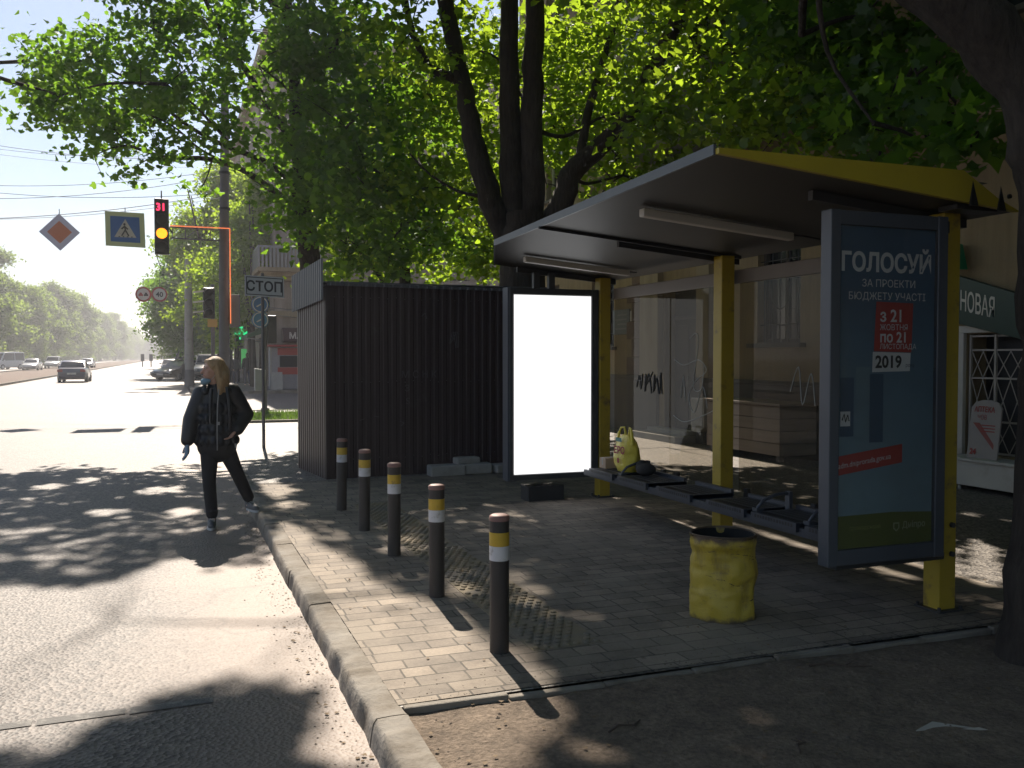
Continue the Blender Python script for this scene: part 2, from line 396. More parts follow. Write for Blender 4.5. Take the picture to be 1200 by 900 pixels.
# ================================================================== SETTING
def sheet(name, x0, x1, y0, y1, z, mat, nx=1, ny=1, amp=0, fr=1.0, edge=0):
    b = MB(); v = []; f = []
    for j in range(ny+1):
        for i in range(nx+1):
            x = x0 + (x1-x0)*i/nx; y = y0 + (y1-y0)*j/ny
            dz = amp*noise.noise((x*fr, y*fr, 3.1)) + amp*.5*noise.noise((x*fr*3, y*fr*3, 9.1)) if amp else 0
            v.append((x, y, z+dz))
    for j in range(ny):
        for i in range(nx):
            a = j*(nx+1)+i; f.append((a, a+1, a+nx+2, a+nx+1))
    b.add(v, f); return tag(b.build(name, mat, smooth=40 if amp else None), kind='structure')

sheet('ground', -700, 700, -60, 1200, -.17, MAT['soil'])
sheet('road', -9.2, .82, -14, 700, -.12, MAT['road'], 10, 60)
sheet('side_street', .82, 60, 27.4, 43, -.12, MAT['farroad'])
sheet('tram_strip', -16.9, -9.2, -14, 700, -.10, MAT['strip'], 8, 80, .02, .5)
sheet('far_road', -26.5, -16.9, -14, 700, -.12, MAT['farroad'])
sheet('far_pavement', -60, -26.5, -14, 700, -.02, MAT['soil'])
sheet('pavement', .95, 30, 3.95, 27.3, 0, MAT['walk'])
sheet('corner_pavement', 1.0, 60, 43, 400, -.01, MAT['walk'])
sheet('paving', .948, 5.3, 3.97, 11.6, .004, MAT['paver'])
sheet('dry_earth', .95, 16, -5, 3.95, -.024, MAT['soil'], 90, 60, .03, 1.1)

# kerb stones along the carriageway, worn and slightly out of line
kb = MB()
y = -5.0; kr = random.Random(3)
while y < 27:
    L = min(.98, 27-y); dx = kr.uniform(-.007, .007); tz = kr.uniform(-.004, .004); n = 36
    v = []; f = []
    x0 = .80 + dx; prof = [(x0-.012, -.17), (x0-.002, -.06), (x0+.006, -.014), (x0+.020, tz), (x0+.085, tz+.001), (x0+.145, tz+.001), (x0+.158, tz-.003), (x0+.16, -.12)]
    m = len(prof)
    for i in range(n+1):
        yy = y + L*i/n
        e = .004 if i in (0, n) else 0
        for j, (px, pz) in enumerate(prof):
            q = noise.noise((px*9, yy*11, pz*9)); q2 = noise.noise((px*3, yy*16, pz*30))
            chip = max(0, noise.noise((yy*3.3, 7.7, 1.0)) - .22)*.045 if j in (1, 2, 3) else 0
            v.append((px + q*.005 + chip*.9, yy + (e if i == 0 else -e if i == n else 0), pz + q2*.007 - chip*.6 - e*.3))
    for i in range(n):
        for j in range(m-1): a = i*m+j; f.append((a, a+m, a+m+1, a+1))
    f.append(tuple(range(m))); f.append(tuple(range(n*m+m-1, n*m-1, -1)))
    kb.add(v, f); y += L + .004
tag(kb.build('kerb', MAT['kerb'], smooth=50), kind='structure')
kb = MB()
for i in range(34):
    x = .962 + i*.5; a = kr.uniform(-.012, .012)
    if x > 12: break
    kb.obox((x+.25, 3.925+a, -.06+kr.uniform(-.012, .004)), (.247, kr.uniform(-.006, .006), 0), (0, .024, 0), (0, kr.uniform(-.004, .004), .062))
tag(kb.build('kerb_edging', MAT['kerb'], bevel=.008), kind='structure')
kb = MB()
for (x0, x1, y0, y1) in ((1.6, 12, 22.3, 22.45), (1.6, 1.75, 22.45, 26.3), (.9, 40, 27.3, 27.45), (1.0, 40, 42.9, 43.05), (.9, 1.05, 46, 150), (-17.0, -16.85, -14, 500), (-9.3, -9.15, -14, 500)):
    kb.box(x0, x1, y0, y1, -.2, .06 if y0 < 27 and y1 < 27 else .02)
tag(kb.build('far_kerb', MAT['kerb']), kind='structure')
# tactile paving: a strip of truncated domes beside the bollards
tb = MB(); tb.box(1.80, 2.22, 4.45, 9.6, -.02, .007)
for i in range(7):
    for j in range(86):
        x = 1.83 + i*.06 + (.03 if j % 2 else 0); yy = 4.48 + j*.06
        if x > 2.2 or rng.random() < .06: continue
        tb.lathe([(.021, .006), (.019, .014), (.012, .017)], (x, yy, 0), 8)
tag(tb.build('tactile_paving', M('yellowish_tactile', (.21, .17, .11), .85, .3, 8, .3, 40, dirt=(.17,.15,.12), dirt_amt=(.45,.6), dscale=3)), kind='structure')
# worn paint
lb = MB()
for k in range(16):
    x0 = -6.2 + k*.4
    lb.add([(x0, 4.62+.01*noise.noise((x0*3,0,0)), -.116), (x0+.38, 4.63+.02*noise.noise((x0*3,1,0)), -.116), (x0+.38, 4.70+.02*noise.noise((x0*5,2,0)), -.116), (x0, 4.70, -.116)], [(0,1,2,3)])
tag(lb.build('road_marking', M('worn_paint', (.20,.19,.175), .8, .3, 8, .6, 60, dirt=(.10,.097,.093), dirt_amt=(.36,.50), dscale=9)), kind='structure')
# small stones, dry leaves and grit on the earth
sb = MB()
def pebble(x, y, z, r):
    a = [(rng.uniform(.6, 1.2), k) for k in range(5)]
    t = [(x + r*q*math.cos(k*1.257), y + r*q*math.sin(k*1.257), z) for q, k in a]
    sb.add(t + [(x + rng.uniform(-.3,.3)*r, y + rng.uniform(-.3,.3)*r, z + r*rng.uniform(.35,.8))], [(i, (i+1) % 5, 5) for i in range(5)])
def earth_z(x, y): return -.024 + .03*noise.noise((x*1.1, y*1.1, 3.1)) + .015*noise.noise((x*3.3, y*3.3, 9.1))
for _ in range(4200):
    x = rng.uniform(.98, 7); yy = rng.uniform(.5, 3.88); pebble(x, yy, earth_z(x, yy)-.002, rng.choice((.003, .004, .006, .006, .011)))
for _ in range(700):
    x = rng.uniform(.99, 5.2); yy = rng.gauss(4.02, .12)
    if yy > 3.97: pebble(x, yy, .004, rng.choice((.003, .004, .006)))
for _ in range(900):
    x = rng.gauss(.70, .09); yy = rng.uniform(2.5, 12)
    if x < .785: pebble(x, yy, -.12, rng.choice((.003, .005, .008)))
tag(sb.build('scattered_grit', M('grit', (.13,.105,.08), .9, .5, 40)), kind='stuff')
tag(bpy.data.objects['scattered_grit'], 'small stones and grit strewn over the bare earth and gutter', 'grit')

# ================================================================== BUS SHELTER
sh = thing('bus_shelter', (4.56, 6.75, 0), 'bus shelter with yellow posts, dusty glass back and sloping roof on the paved stop', 'bus shelter')
for yy in (4.32, 6.79, 9.17):
    p = MB(); zt = 2.46; PXC = 4.49 if yy < 6 else 4.55
    p.box(PXC-.066, PXC+.066, yy-.066, yy+.066, .0, zt)
    pm = p.build('post', MAT['yellow'], sh, bevel=.008)
    if yy < 6: tag(pm, 'yellow post beside the blue advertising panel')
    elif yy < 8: tag(pm, 'yellow middle post behind the bench')
    else: tag(pm, 'yellow post beside the white panel')
    p = MB(); p.box(PXC-.10, PXC+.10, yy-.10, yy+.10, -.01, .016)
    for a, b in ((-1,-1),(1,-1),(1,1),(-1,1)): p.cyl((PXC+a*.085, yy+b*.085, .016), (PXC+a*.085, yy+b*.085, .035), .012, n=6)
    p.build('base_plate', MAT['dark'], pm)
    if yy < 6:
        for z in (.36, .54):
            q = MB(); q.cyl((PXC+.02, yy-.07, z), (PXC+.02, yy-.088, z), .018, n=6); q.build('bolt', MAT['dark'], pm)
# roof: outline with the far street corner cut off, rising towards the street
def rz(x): return 2.455 + (4.78-x)*.088
outline = [(2.68, 4.08), (4.78, 4.08), (4.78, 9.55), (3.32, 9.32), (2.86, 8.02)]
b = MB(); n = len(outline)
v = [(x, yy, rz(x)) for x, yy in outline] + [(x, yy, rz(x)+.022) for x, yy in outline]
b.add(v, [tuple(range(n-1,-1,-1)), tuple(range(n, 2*n))] + [(i,(i+1)%n,n+(i+1)%n,n+i) for i in range(n)])
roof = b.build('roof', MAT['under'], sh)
def th(x): return .022 + (x-2.68)/(4.35-2.68)*.15 if x < 4.35 else .172*(1-(x-4.35)/.43*.98)
b = MB(); xs = [2.675, 3.2, 3.8, 4.35, 4.62, 4.785]
pl = [(x, rz(x)-.004) for x in xs] + [(x, rz(x)+th(x)*(1 if x < 4.5 else .75)+.004) for x in reversed(xs)]
b.prism(pl, lambda u, q, a: (u, a, q), 4.045, 4.078)
fa = b.build('fascia', MAT['roof_y'], roof); tag(fa, 'yellow tapering fascia')
b = MB()
for a, c_ in (((2.68, 4.08), (2.86, 8.02)), ((2.86, 8.02), (3.32, 9.32))):
    A = Vector((a[0], a[1], rz(a[0]))); B = Vector((c_[0], c_[1], rz(c_[0]))); d = (B-A).normalized(); o = d.cross(Vector((0,0,1))).normalized()*-.016
    b.add([A-Vector((0,0,.006)), B-Vector((0,0,.006)), B+Vector((0,0,.05)), A+Vector((0,0,.05)), A+o-Vector((0,0,.006)), B+o-Vector((0,0,.006)), B+o+Vector((0,0,.05)), A+o+Vector((0,0,.05))],
          [(0,1,2,3),(7,6,5,4),(0,4,5,1),(1,5,6,2),(2,6,7,3),(3,7,4,0)])
b.build('edge_trim', MAT['alu'], roof)
# top sheet seen only from above
b = MB(); b.add([(2.70, 4.10, rz(2.7)+.026), (4.6, 4.10, rz(4.6)+.15), (4.6, 9.4, rz(4.6)+.15), (3.34, 9.28, rz(3.34)+.05), (2.88, 8.02, rz(2.88)+.03)], [(0,1,2,3,4)])
b.build('roof_sheet', MAT['alu'], roof)
for yy in (6.76,):
    b = MB(); b.obox(((2.78+4.7)/2, yy, (rz(2.78)+rz(4.7))/2-.014), (.96, 0, -.0845), (0, .011, 0), (0, 0, .012)); b.build('joint_strip', MAT['black'], roof)
for yy, xa, xb in ((5.50, 3.02, 4.26), (8.35, 3.28, 4.44)):
    b = MB(); b.obox(((xa+xb)/2, yy, (rz(xa)+rz(xb))/2-.045), ((xb-xa)/2, 0, -(xb-xa)/2*.088), (0, .035, 0), (0, 0, .028))
    lt = b.build('light_fitting', MAT['tube'], roof, bevel=.008)
    b = MB(); b.tube([(xb, yy, rz(xb)-.03), (xb+.1, yy+.02, rz(xb+.1)-.02), (4.56, yy+.05, rz(4.56)-.015)], .007, 6); b.build('cable', MAT['black'], lt)
for yy in (4.32, 6.78, 9.17):      # cantilever arm under the soffit
    b = MB()
    b.obox(((3.55+4.75)/2, yy+.09, (rz(3.55)+rz(4.75))/2-.03), (.6, 0, -.0528), (0, .02, 0), (0, 0, .028))
    b.build('roof_bracket', MAT['dark'], roof)
for x in (4.42, 4.64):
    b = MB(); b.add([(x-.03, 4.03, rz(x)-.02), (x+.03, 4.03, rz(x)-.02), (x, 4.045, rz(x)+.13), (x-.03, 4.046, rz(x)-.02), (x+.03, 4.046, rz(x)-.02), (x, 4.046, rz(x)+.13)], [(0,1,2),(5,4,3),(0,3,4,1),(1,4,5,2),(2,5,3,0)]); b.build('clamp', MAT['black'], roof)
b = MB(); b.box(4.36, 4.68, 4.10, 4.24, 2.455, 2.485); b.build('clamp_plate', MAT['black'], roof)
b = MB(); b.cyl((4.70, 4.043, rz(4.7)+.075), (4.70, 4.03, rz(4.7)+.075), .014, n=10); b.build('fixing_hole', MAT['black'], roof)
# rear rail and glass
b = MB(); b.box(4.645, 4.685, 4.39, 9.10, 2.22, 2.34); b.build('rear_rail', M('rail_paint', (.13,.105,.085), .5, .2, 3), sh, bevel=.006)
GL = glass_mat('dusty_glass', amt=(.015, .10))
for y0, y1 in ((4.42, 5.56), (5.58, 6.70), (6.86, 7.86), (7.88, 9.08)):
    b = MB(); b.box(4.655, 4.667, y0, y1, .40, 2.22)
    g = b.build('glass_pane', GL, sh)
    for yy in (y0+.12, y1-.12): b = MB(); b.box(4.64, 4.675, yy-.025, yy+.025, .36, .44); b.build('clip', MAT['dark'], g)
# scratched and sprayed writing on the glass
def scrawl(name, pts, mat, r, par):
    o_ = None
    for st in pts:
        b = MB()
        P_ = [Vector(p) for p in st]; q = []
        for i in range(len(P_)-1):
            p0, p1, p2, p3 = P_[max(i-1,0)], P_[i], P_[i+1], P_[min(i+2, len(P_)-1)]
            for k in range(5):
                t = k/5; q.append(.5*((2*p1)+(p2-p0)*t+(2*p0-5*p1+4*p2-p3)*t*t+(3*p1-p0-3*p2+p3)*t**3))
        q.append(P_[-1]); b.tube(q, r, 5); o_ = b.build(name, mat, par)
    return o_
gs = random.Random(5)
def onglass(*yz): return [(4.652, yy, z) for yy, z in yz]
pale = M('scratched_glass', (.30,.31,.30), .6, .1); spray = M('black_spray', (.012,.012,.012), .6, .1)
scrawl('pale_graffiti', [onglass((7.78,1.55),(7.6,1.50),(7.35,1.55),(7.22,1.45),(7.4,1.35),(7.52,1.2),(7.42,1.05),(7.28,1.3),(7.2,1.1)),
    onglass((7.8,1.0),(7.6,.95),(7.3,1.02),(7.0,1.12)), onglass((7.5,1.75),(7.4,1.8),(7.36,1.7),(7.44,1.3),(7.3,1.28),(7.26,1.5)), onglass((7.66,1.18),(7.62,1.4),(7.58,1.15)),
    onglass((6.0,1.3),(5.9,1.5),(5.85,1.2),(5.75,1.45),(5.7,1.2)), onglass((5.5,1.35),(5.4,1.15),(5.45,1.5))], pale, .004, sh)
scrawl('black_graffiti', [onglass((8.56,1.26),(8.50,1.38),(8.47,1.24),(8.43,1.40)), onglass((8.58,1.33),(8.44,1.33)), onglass((8.36,1.40),(8.38,1.22),(8.30,1.40),(8.24,1.20)), onglass((8.33,1.30),(8.22,1.42)),
    onglass((8.18,1.40),(8.2,1.22),(8.14,1.36),(8.08,1.2),(8.06,1.4)), onglass((8.03,1.2),(8.05,1.42))], spray, .008, sh)

# bench: a carrier beam with perforated seats and hoop armrests
b = MB(); b.box(4.12, 4.44, 4.50, 8.62, .345, .385); b.box(4.06, 4.09, 4.50, 8.62, .335, .395)
bench = b.build('bench', MAT['seat'], sh, bevel=.004)
ys = [4.52, 5.13, 5.74, 6.50, 7.25, 7.92]
for i, y0 in enumerate(ys):
    y1 = y0 + (.52 if i not in (3, 4) else .56)
    b = MB(); b.box(4.07, 4.47, y0, y1, .395, .425)
    b.box(4.035, 4.066, y0, y1, .365, .428); b.box(4.44, 4.472, y0, y1, .426, .455)
    b.box(4.066, 4.46, y0, y0+.02, .35, .42); b.box(4.066, 4.46, y1-.02, y1, .35, .42)
    b.mi = 1; k = int((y1-y0-.06)/.032)
    for j in range(k):
        b.box(4.07, 4.14, y0+.04+j*.032, y0+.04+j*.032+.018, .424, .4275); b.box(4.0335, 4.036, y0+.04+j*.032, y0+.04+j*.032+.018, .395, .42)
        for q in range(4): b.box(4.18+q*.06, 4.22+q*.06, y0+.04+j*.032, y0+.04+j*.032+.016, .4245, .4265)
    st = b.build('seat', [MAT['seat'], MAT['black']], bench)
for y0 in (5.68, 5.09, 7.86):
    b = MB(); b.tube([(4.12, y0, .40), (4.12, y0, .45), (4.17, y0, .50), (4.28, y0, .535), (4.36, y0, .54), (4.40, y0, .535)], .013, 8)
    b.box(4.385, 4.415, y0-.025, y0+.025, .38, .555); b.box(4.09, 4.15, y0-.03, y0+.03, .42, .445); b.build('armrest', MAT['alu'], bench, smooth=40)

# blue poster panel (near end)
def frame_panel(x0, x1, yc, z0, z1, wl, wr, wt, wb, d, mat, name, lab):
    b = MB(); h = d/2
    b.box(x0, x0+wl, yc-h, yc+h, z0, z1); b.box(x1-wr, x1, yc-h, yc+h, z0, z1)
    b.box(x0+wl, x1-wr, yc-h+.006, yc+h-.006, z1-wt, z1-.002); b.box(x0+wl, x1-wr, yc-h+.006, yc+h-.006, z0+.002, z0+wb)
    b.box(x0+wl, x1-wr, yc-.01, yc+.025, z0+wb, z1-wt)
    return tag(b.build(name, mat, sh, bevel=.006), lab)
pa = frame_panel(3.492, 4.355, 4.20, .375, 2.415, .07, .075, .085, .095, .09, MAT['alu'], 'advertising_panel', 'grey framed advertising panel with blue voting poster')
b = MB(); X0, X1, Z0, Z1, YP = 3.562, 4.278, .47, 2.33, 4.182
b.box(X0, X1, YP, YP+.006, Z0, Z1)
pm, t, bs, o_ = nodes('blue_poster')
sx = N(t, 'ShaderNodeSeparateXYZ'); t.links.new(worldpos(t), sx.inputs[0])
c = mixc(t, ramp(t, sx.outputs[2], 0, 1), (0,0,0), (0,0,0))
mr = N(t, 'ShaderNodeMapRange'); t.links.new(sx.outputs[2], mr.inputs[0]); mr.inputs[1].default_value = .8; mr.inputs[2].default_value = 2.0
c = mixc(t, mr.outputs[0], (.20,.31,.37), (.065,.13,.215))
t.links.new(c, bs.inputs['Base Color']); bs.inputs['Roughness'].default_value = .5
po = b.build('poster', pm, pa)
PG = M('poster_green', (.12,.15,.03), .5, .1); PRED = M('poster_red', (.46,.06,.05), .5, .08); PW = M('poster_white', (.74,.75,.75), .5, .04); PB = M('poster_block', (.055,.11,.18), .5, .1); PBK = M('poster_ink', (.03,.03,.035), .5, .1)
def flat(name, pts, mat, lift): 
    b = MB(); b.add([(x, YP-lift, z) for x, z in pts], [tuple(range(len(pts)))]); return b.build(name, mat, po)
flat('green_ground', [(X0,Z0),(X1,Z0),(X1,.65),(X1-.3,.665),(X0,.66)], PG, .001)
PPB = M('poster_pale_block', (.16,.25,.31), .5, .1)
for x, z0, z1, mm in ((3.585, 1.12, 1.46, PB), (3.80, 1.08, 1.48, PB), (3.70, 1.16, 1.52, PPB)): flat('house_block', [(x, z0), (x+.10, z0), (x+.10, z1), (x, z1)], mm, .001)
flat('date_card', [(3.825,1.612),(4.105,1.605),(4.115,1.895),(3.84,1.90)], PRED, .002)
flat('year_card', [(3.815,1.49),(4.095,1.495),(4.10,1.602),(3.818,1.608)], PW, .002)
flat('web_banner', [(3.562,.895),(4.045,.955),(4.045,1.065),(3.562,1.005)], PRED, .002)
flat('sticker', [(3.59,1.18),(3.66,1.18),(3.66,1.265),(3.59,1.265)], PW, .002)
Rt, Up = (1,0,0), (0,0,1)
def TX(s, size, x, z, mat=PW, right=Rt, al='CENTER', bold=.0, ws=1.0): return text(s, size, (x, YP-.003, z), right, Up, mat, po, align=al, bold=bold, wscale=ws)
TX('ГОЛОСУЙ', .145, 3.915, 2.075, bold=.005, ws=.94)
TX('ЗА ПРОЕКТИ', .060, 3.93, 1.985, ws=1.05)
TX('БЮДЖЕТУ УЧАСТІ', .060, 3.92, 1.91, ws=1.02)
TX('з 21', .10, 3.865, 1.785, al='LEFT', bold=.002)
TX('ЖОВТНЯ', .048, 3.865, 1.735, al='LEFT')
TX('по 21', .085, 3.865, 1.665, al='LEFT', bold=.002)
TX('ЛИСТОПАДА', .042, 3.865, 1.625, al='LEFT')
TX('2019', .098, 3.835, 1.517, PBK, al='LEFT', bold=.003)
TX('року', .03, 4.06, 1.52, PBK, al='LEFT')
TX('adm.dniprorada.gov.ua', .046, 3.575, .935, right=(1,0,.122), al='LEFT', ws=.92)
TX('громадський', .036, 3.66, .575, M('poster_green_text', (.28,.32,.10), .5, .05), al='LEFT')
TX('Дніпро', .052, 4.05, .565, M('poster_pale_text', (.36,.38,.24), .5, .05), al='LEFT', bold=.001)
flat('crest', [(3.985,.60),(4.03,.60),(4.032,.565),(4.008,.545),(3.984,.565)], M('crest_pale', (.36,.38,.24), .5, .05), .002)
flat('crest_field', [(3.994,.592),(4.022,.592),(4.023,.569),(4.008,.556),(3.993,.569)], PG, .003)
b = MB(); b.tube([(3.60, YP-.004, 1.215), (3.615, YP-.004, 1.25), (3.625, YP-.004, 1.205), (3.64, YP-.004, 1.245), (3.65, YP-.004, 1.21)], .004, 4); b.build('sticker_print', PBK, po)
PGL = glass_mat('poster_glass', amt=(.02, .10), tint=(.9,.9,.9), refl=1.5)
b = MB(); b.box(X0-.003, X1+.003, 4.160, 4.164, Z0-.003, Z1+.003); b.build('cover_glass', PGL, pa)
b = MB(); b.box(3.62, 4.44, 4.235, 4.30, .335, .375); b.build('carrier_arm', MAT['dark'], pa)
b = MB(); b.box(4.34, 4.43, 4.22, 4.26, 2.33, 2.40); b.build('upper_bracket', MAT['dark'], pa)

# white panel (far end), glow added so the blank face reads white
pb = frame_panel(3.415, 4.475, 9.20, .235, 2.325, .035, .085, .07, .06, .17, MAT['frame'], 'advertising_panel', 'dark framed advertising panel with blank white face')
b = MB(); b.box(3.395, 3.425, 9.13, 9.29, .23, 2.33); b.build('side_profile', MAT['alu'], pb, bevel=.004)
b = MB(); b.box(3.475, 4.388, 9.135, 9.15, .30, 2.25); tag(b.build('white_face', MAT['lit'], pb), 'blank white poster face with added glow')
b = MB(); b.box(3.45, 4.39, 9.152, 9.195, .285, 2.265); b.build('panel_box', MAT['frame'], pb)
for x in (3.72, 3.90):
    b = MB(); b.box(x, x+.07, 9.18, 9.24, 2.32, 2.50); b.build('hanger', MAT['frame'], pb)
b = MB(); b.box(3.62, 4.05, 9.10, 9.32, 0, .17); b.build('plinth', MAT['dark'], pb, bevel=.01)

# ================================================================== STREET THINGS NEAR THE SHELTER
def bollard(label):
    t = thing('bollard', (0, 0, 0), label, 'bollard', 'striped bollards along the kerb')
    b = MB(); b.lathe([(.052, 0), (.052, .72)], n=24); b.build('post', MAT['bol'], t, smooth=40)
    b = MB(); b.lathe([(.0535, .495), (.0535, .572)], n=24, cap=False); b.build('white_band', MAT['band_w'], t, smooth=40)
    b = MB(); b.lathe([(.0536, .5725), (.0536, .645)], n=24, cap=False); b.build('yellow_band', MAT['band_y'], t, smooth=40)
    b = MB(); b.lathe([(.054, .705), (.055, .72), (.052, .731), (.040, .737), (.012, .739)], n=24); b.build('cap', MAT['bcap'], t, smooth=50)
    return t
b0 = bollard('striped bollard nearest the bare earth, front one of the row')
b0.location = (1.63, 4.51, .004)
for i, (x, yy, l) in enumerate(((1.625, 5.71, 'striped bollard second from the bare earth, casting its shadow on lit pavers'), (1.645, 7.01, 'middle striped bollard of the row of five'),
        (1.63, 8.12, 'striped bollard second nearest to the brown metal kiosk'), (1.63, 9.29, 'striped bollard farthest back, nearest the brown metal kiosk'))):
    o = dup(b0, (x, yy, .004), rz=rng.uniform(0, 3), label=l); o.rotation_euler = (rng.uniform(-.012,.012), rng.uniform(-.012,.012), rng.uniform(0,3))

# litter bin: a dented yellow drum
t = thing('litter_bin', (3.14, 4.68, .004), 'battered yellow drum litter bin with rust on the paving', 'litter bin')
b = MB(); n = 48; rings = 34; v = []; f = []
def binr(a, z):
    r = .196 + .006*math.sin(z*30) * .4
    for zz in (.16, .33, .45): r += .006*math.exp(-((z-zz)/.010)**2)
    r += .024*noise.noise((math.cos(a)*1.6, math.sin(a)*1.6, z*5)) + .014*noise.noise((math.cos(a)*4, math.sin(a)*4, z*12+4))
    r -= .030*math.exp(-((z-.40-.02*math.sin(a*2))/.022)**2)*max(0, noise.noise((math.cos(a)*1.2+3, math.sin(a)*1.2, z*2))+.15)
    r -= .022*math.exp(-((z-.24-.03*math.sin(a+1))/.018)**2)*max(0, noise.noise((math.cos(a)*1.5+8, math.sin(a)*1.5, z*2))+.1)
    return r
for i in range(rings+1):
    z = .50*i/rings
    for k in range(n):
        a = 2*math.pi*k/n; r = binr(a, z); v.append((3.14 + r*math.cos(a), 4.68 + r*math.sin(a), .004+z + (.006*math.sin(a*2) if i == rings else 0)))
for i in range(rings):
    for k in range(n): a, c_ = i*n+k, i*n+(k+1)%n; f.append((a, c_, c_+n, a+n))
b.add(v, f)
bm_, tt, bb, oo = nodes('drum_paint'); vv = coord(tt, 1)
c = mixc(tt, noise_out(tt, vv, 3, 4), (.38,.275,.03), (.52,.39,.05))
c = mixc(tt, ramp(tt, noise_out(tt, coord(tt, (.7, .7, 3.2)), 3.6, 10, .78), .57, .66), c, (.19,.125,.045))
c = mixc(tt, ramp(tt, noise_out(tt, coord(tt, (1,1,1.6)), 26, 8, .75), .56, .74), c, (.20,.135,.05))
c = mixc(tt, ramp(tt, noise_out(tt, coord(tt, (.9,.9,.22)), 9, 8, .7), .50, .72), c, (.15,.105,.045))
sz_ = N(tt, 'ShaderNodeSeparateXYZ'); tt.links.new(coord(tt, 1), sz_.inputs[0])
hz_ = N(tt, 'ShaderNodeMath', operation='MULTIPLY_ADD'); tt.links.new(noise_out(tt, coord(tt, 1), 11, 6, .7), hz_.inputs[0]); hz_.inputs[1].default_value = .10; tt.links.new(sz_.outputs[2], hz_.inputs[2])
c = mixc(tt, ramp(tt, hz_.outputs[0], .515, .545), c, (.085,.055,.032))
c = mixc(tt, ramp(tt, hz_.outputs[0], .05, .085, (1,1,1), (0,0,0)), c, (.10,.075,.05))
tt.links.new(c, bb.inputs['Base Color']); bb.inputs['Roughness'].default_value = .5; bump(tt, bb, noise_out(tt, vv, 14, 5, .6), .5, .01)
b.build('drum', bm_, t, smooth=60)
b = MB()
for zc, am, ph, a0, a1 in ((.40, .02, 0, 3.3, 5.6), (.385, .02, .3, 5.0, 6.4), (.245, .03, 1, 3.6, 4.9), (.13, .015, 2, 4.6, 6.0)):
    P_ = []
    for q in range(22):
        a = a0+(a1-a0)*q/21; z = zc+am*math.sin(a*2+ph)+.012*noise.noise((a*3, zc*9, 0)); r = binr(a, z)-.0015; P_.append((3.14+r*math.cos(a), 4.68+r*math.sin(a), .004+z))
    b.tube(P_, [.001+.005*abs(noise.noise((q*.4, zc*7, 2.)))*(1 if 2 < q < 19 else .3) for q in range(22)], 5)
b.build('crease', M('drum_rust', (.09,.06,.03), .9, .4, 20), t)
b = MB(); b.lathe([(.145, .06), (.150, .36), (.183, .44), (.190, .498)], (3.14, 4.68, .004), 40, cap=False); b.lathe([(.0, .07), (.150, .07)], (3.14, 4.68, .004), 40, cap=False)
b.build('inside', MAT['bin_in'], t, smooth=60)
b = MB(); b.tube([(3.14+.194*math.cos(a), 4.68+.194*math.sin(a), .507+.004*math.sin(a*2)) for a in [2*math.pi*k/40 for k in range(41)]], .006, 6); b.build('rim', bm_, t, smooth=60)

# things on the bench
def remesh(mb, name, mat, parent, voxel, smooth=3, off=None, sub=0):
    o = mb.build('tmp', mat, None, off=Vector((0,0,0)))
    r = o.modifiers.new('r', 'REMESH'); r.mode = 'VOXEL'; r.voxel_size = voxel
    s = o.modifiers.new('s', 'SMOOTH'); s.iterations = smooth; s.factor = .5
    dg = bpy.context.evaluated_depsgraph_get(); me = bpy.data.meshes.new_from_object(o.evaluated_get(dg))
    bpy.data.objects.remove(o)
    o_ = OFF.get(parent, Vector((0,0,0)))
    for v in me.vertices: v.co -= o_
    me.polygons.foreach_set('use_smooth', [True]*len(me.polygons)); me.name = name
    me.materials.clear(); me.materials.append(mat)
    o = bpy.data.objects.new(name, me); COL.objects.link(o)
    if parent: o.parent = parent; OFF[o] = o_
    return o
def ball(mb, c, r, rot=None, n=14):
    c = Vector(c); r = (r, r, r) if not isinstance(r, (tuple, list)) else r
    v = []; f = []
    for i in range(n+1):
        th_ = math.pi*i/n
        for k in range(2*n):
            a = math.pi*k/n; p = Vector((r[0]*math.sin(th_)*math.cos(a), r[1]*math.sin(th_)*math.sin(a), r[2]*math.cos(th_)))
            if rot: p = rot @ p
            v.append(c + p)
    m = 2*n
    for i in range(n):
        for k in range(m): a, b_ = i*m+k, i*m+(k+1)%m; f.append((a, a+m, b_+m, b_))
    mb.add(v, f)
def cap(mb, p0, p1, r0, r1, fl=1.0, flat_dir=(0,1,0), n=14):
    """tapered capsule, squashed by fl along flat_dir"""
    p0, p1 = Vector(p0), Vector(p1); d = p1-p0; L = d.length
    if L < 1e-6: return ball(mb, p0, r0)
    d.normalize(); fd = Vector(flat_dir); fd = (fd - d*fd.dot(d))
    fd = fd.normalized() if fd.length > 1e-4 else d.orthogonal().normalized(); sd = d.cross(fd)
    rows = []
    for i in range(6): a = math.pi/2*i/5; rows.append((-r0*math.cos(a), r0*math.sin(a)))
    for i in range(1, 4): rows.append((L*i/4, r0+(r1-r0)*i/4))
    for i in range(6): a = math.pi/2*(5-i)/5; rows.append((L+r1*math.cos(a), r1*math.sin(a)))
    v = []; f = []
    for z, r in rows:
        r = max(r, 1e-4)
        for k in range(n):
            a = 2*math.pi*k/n; v.append(p0 + d*z + fd*(math.cos(a)*r*fl) + sd*(math.sin(a)*r))
    for i in range(len(rows)-1):
        for k in range(n): a, b_ = i*n+k, i*n+(k+1)%n; f.append((a, b_, b_+n, a+n))
    f.append(tuple(reversed(range(n)))); f.append(tuple(range((len(rows)-1)*n, len(rows)*n)))
    mb.add(v, f)

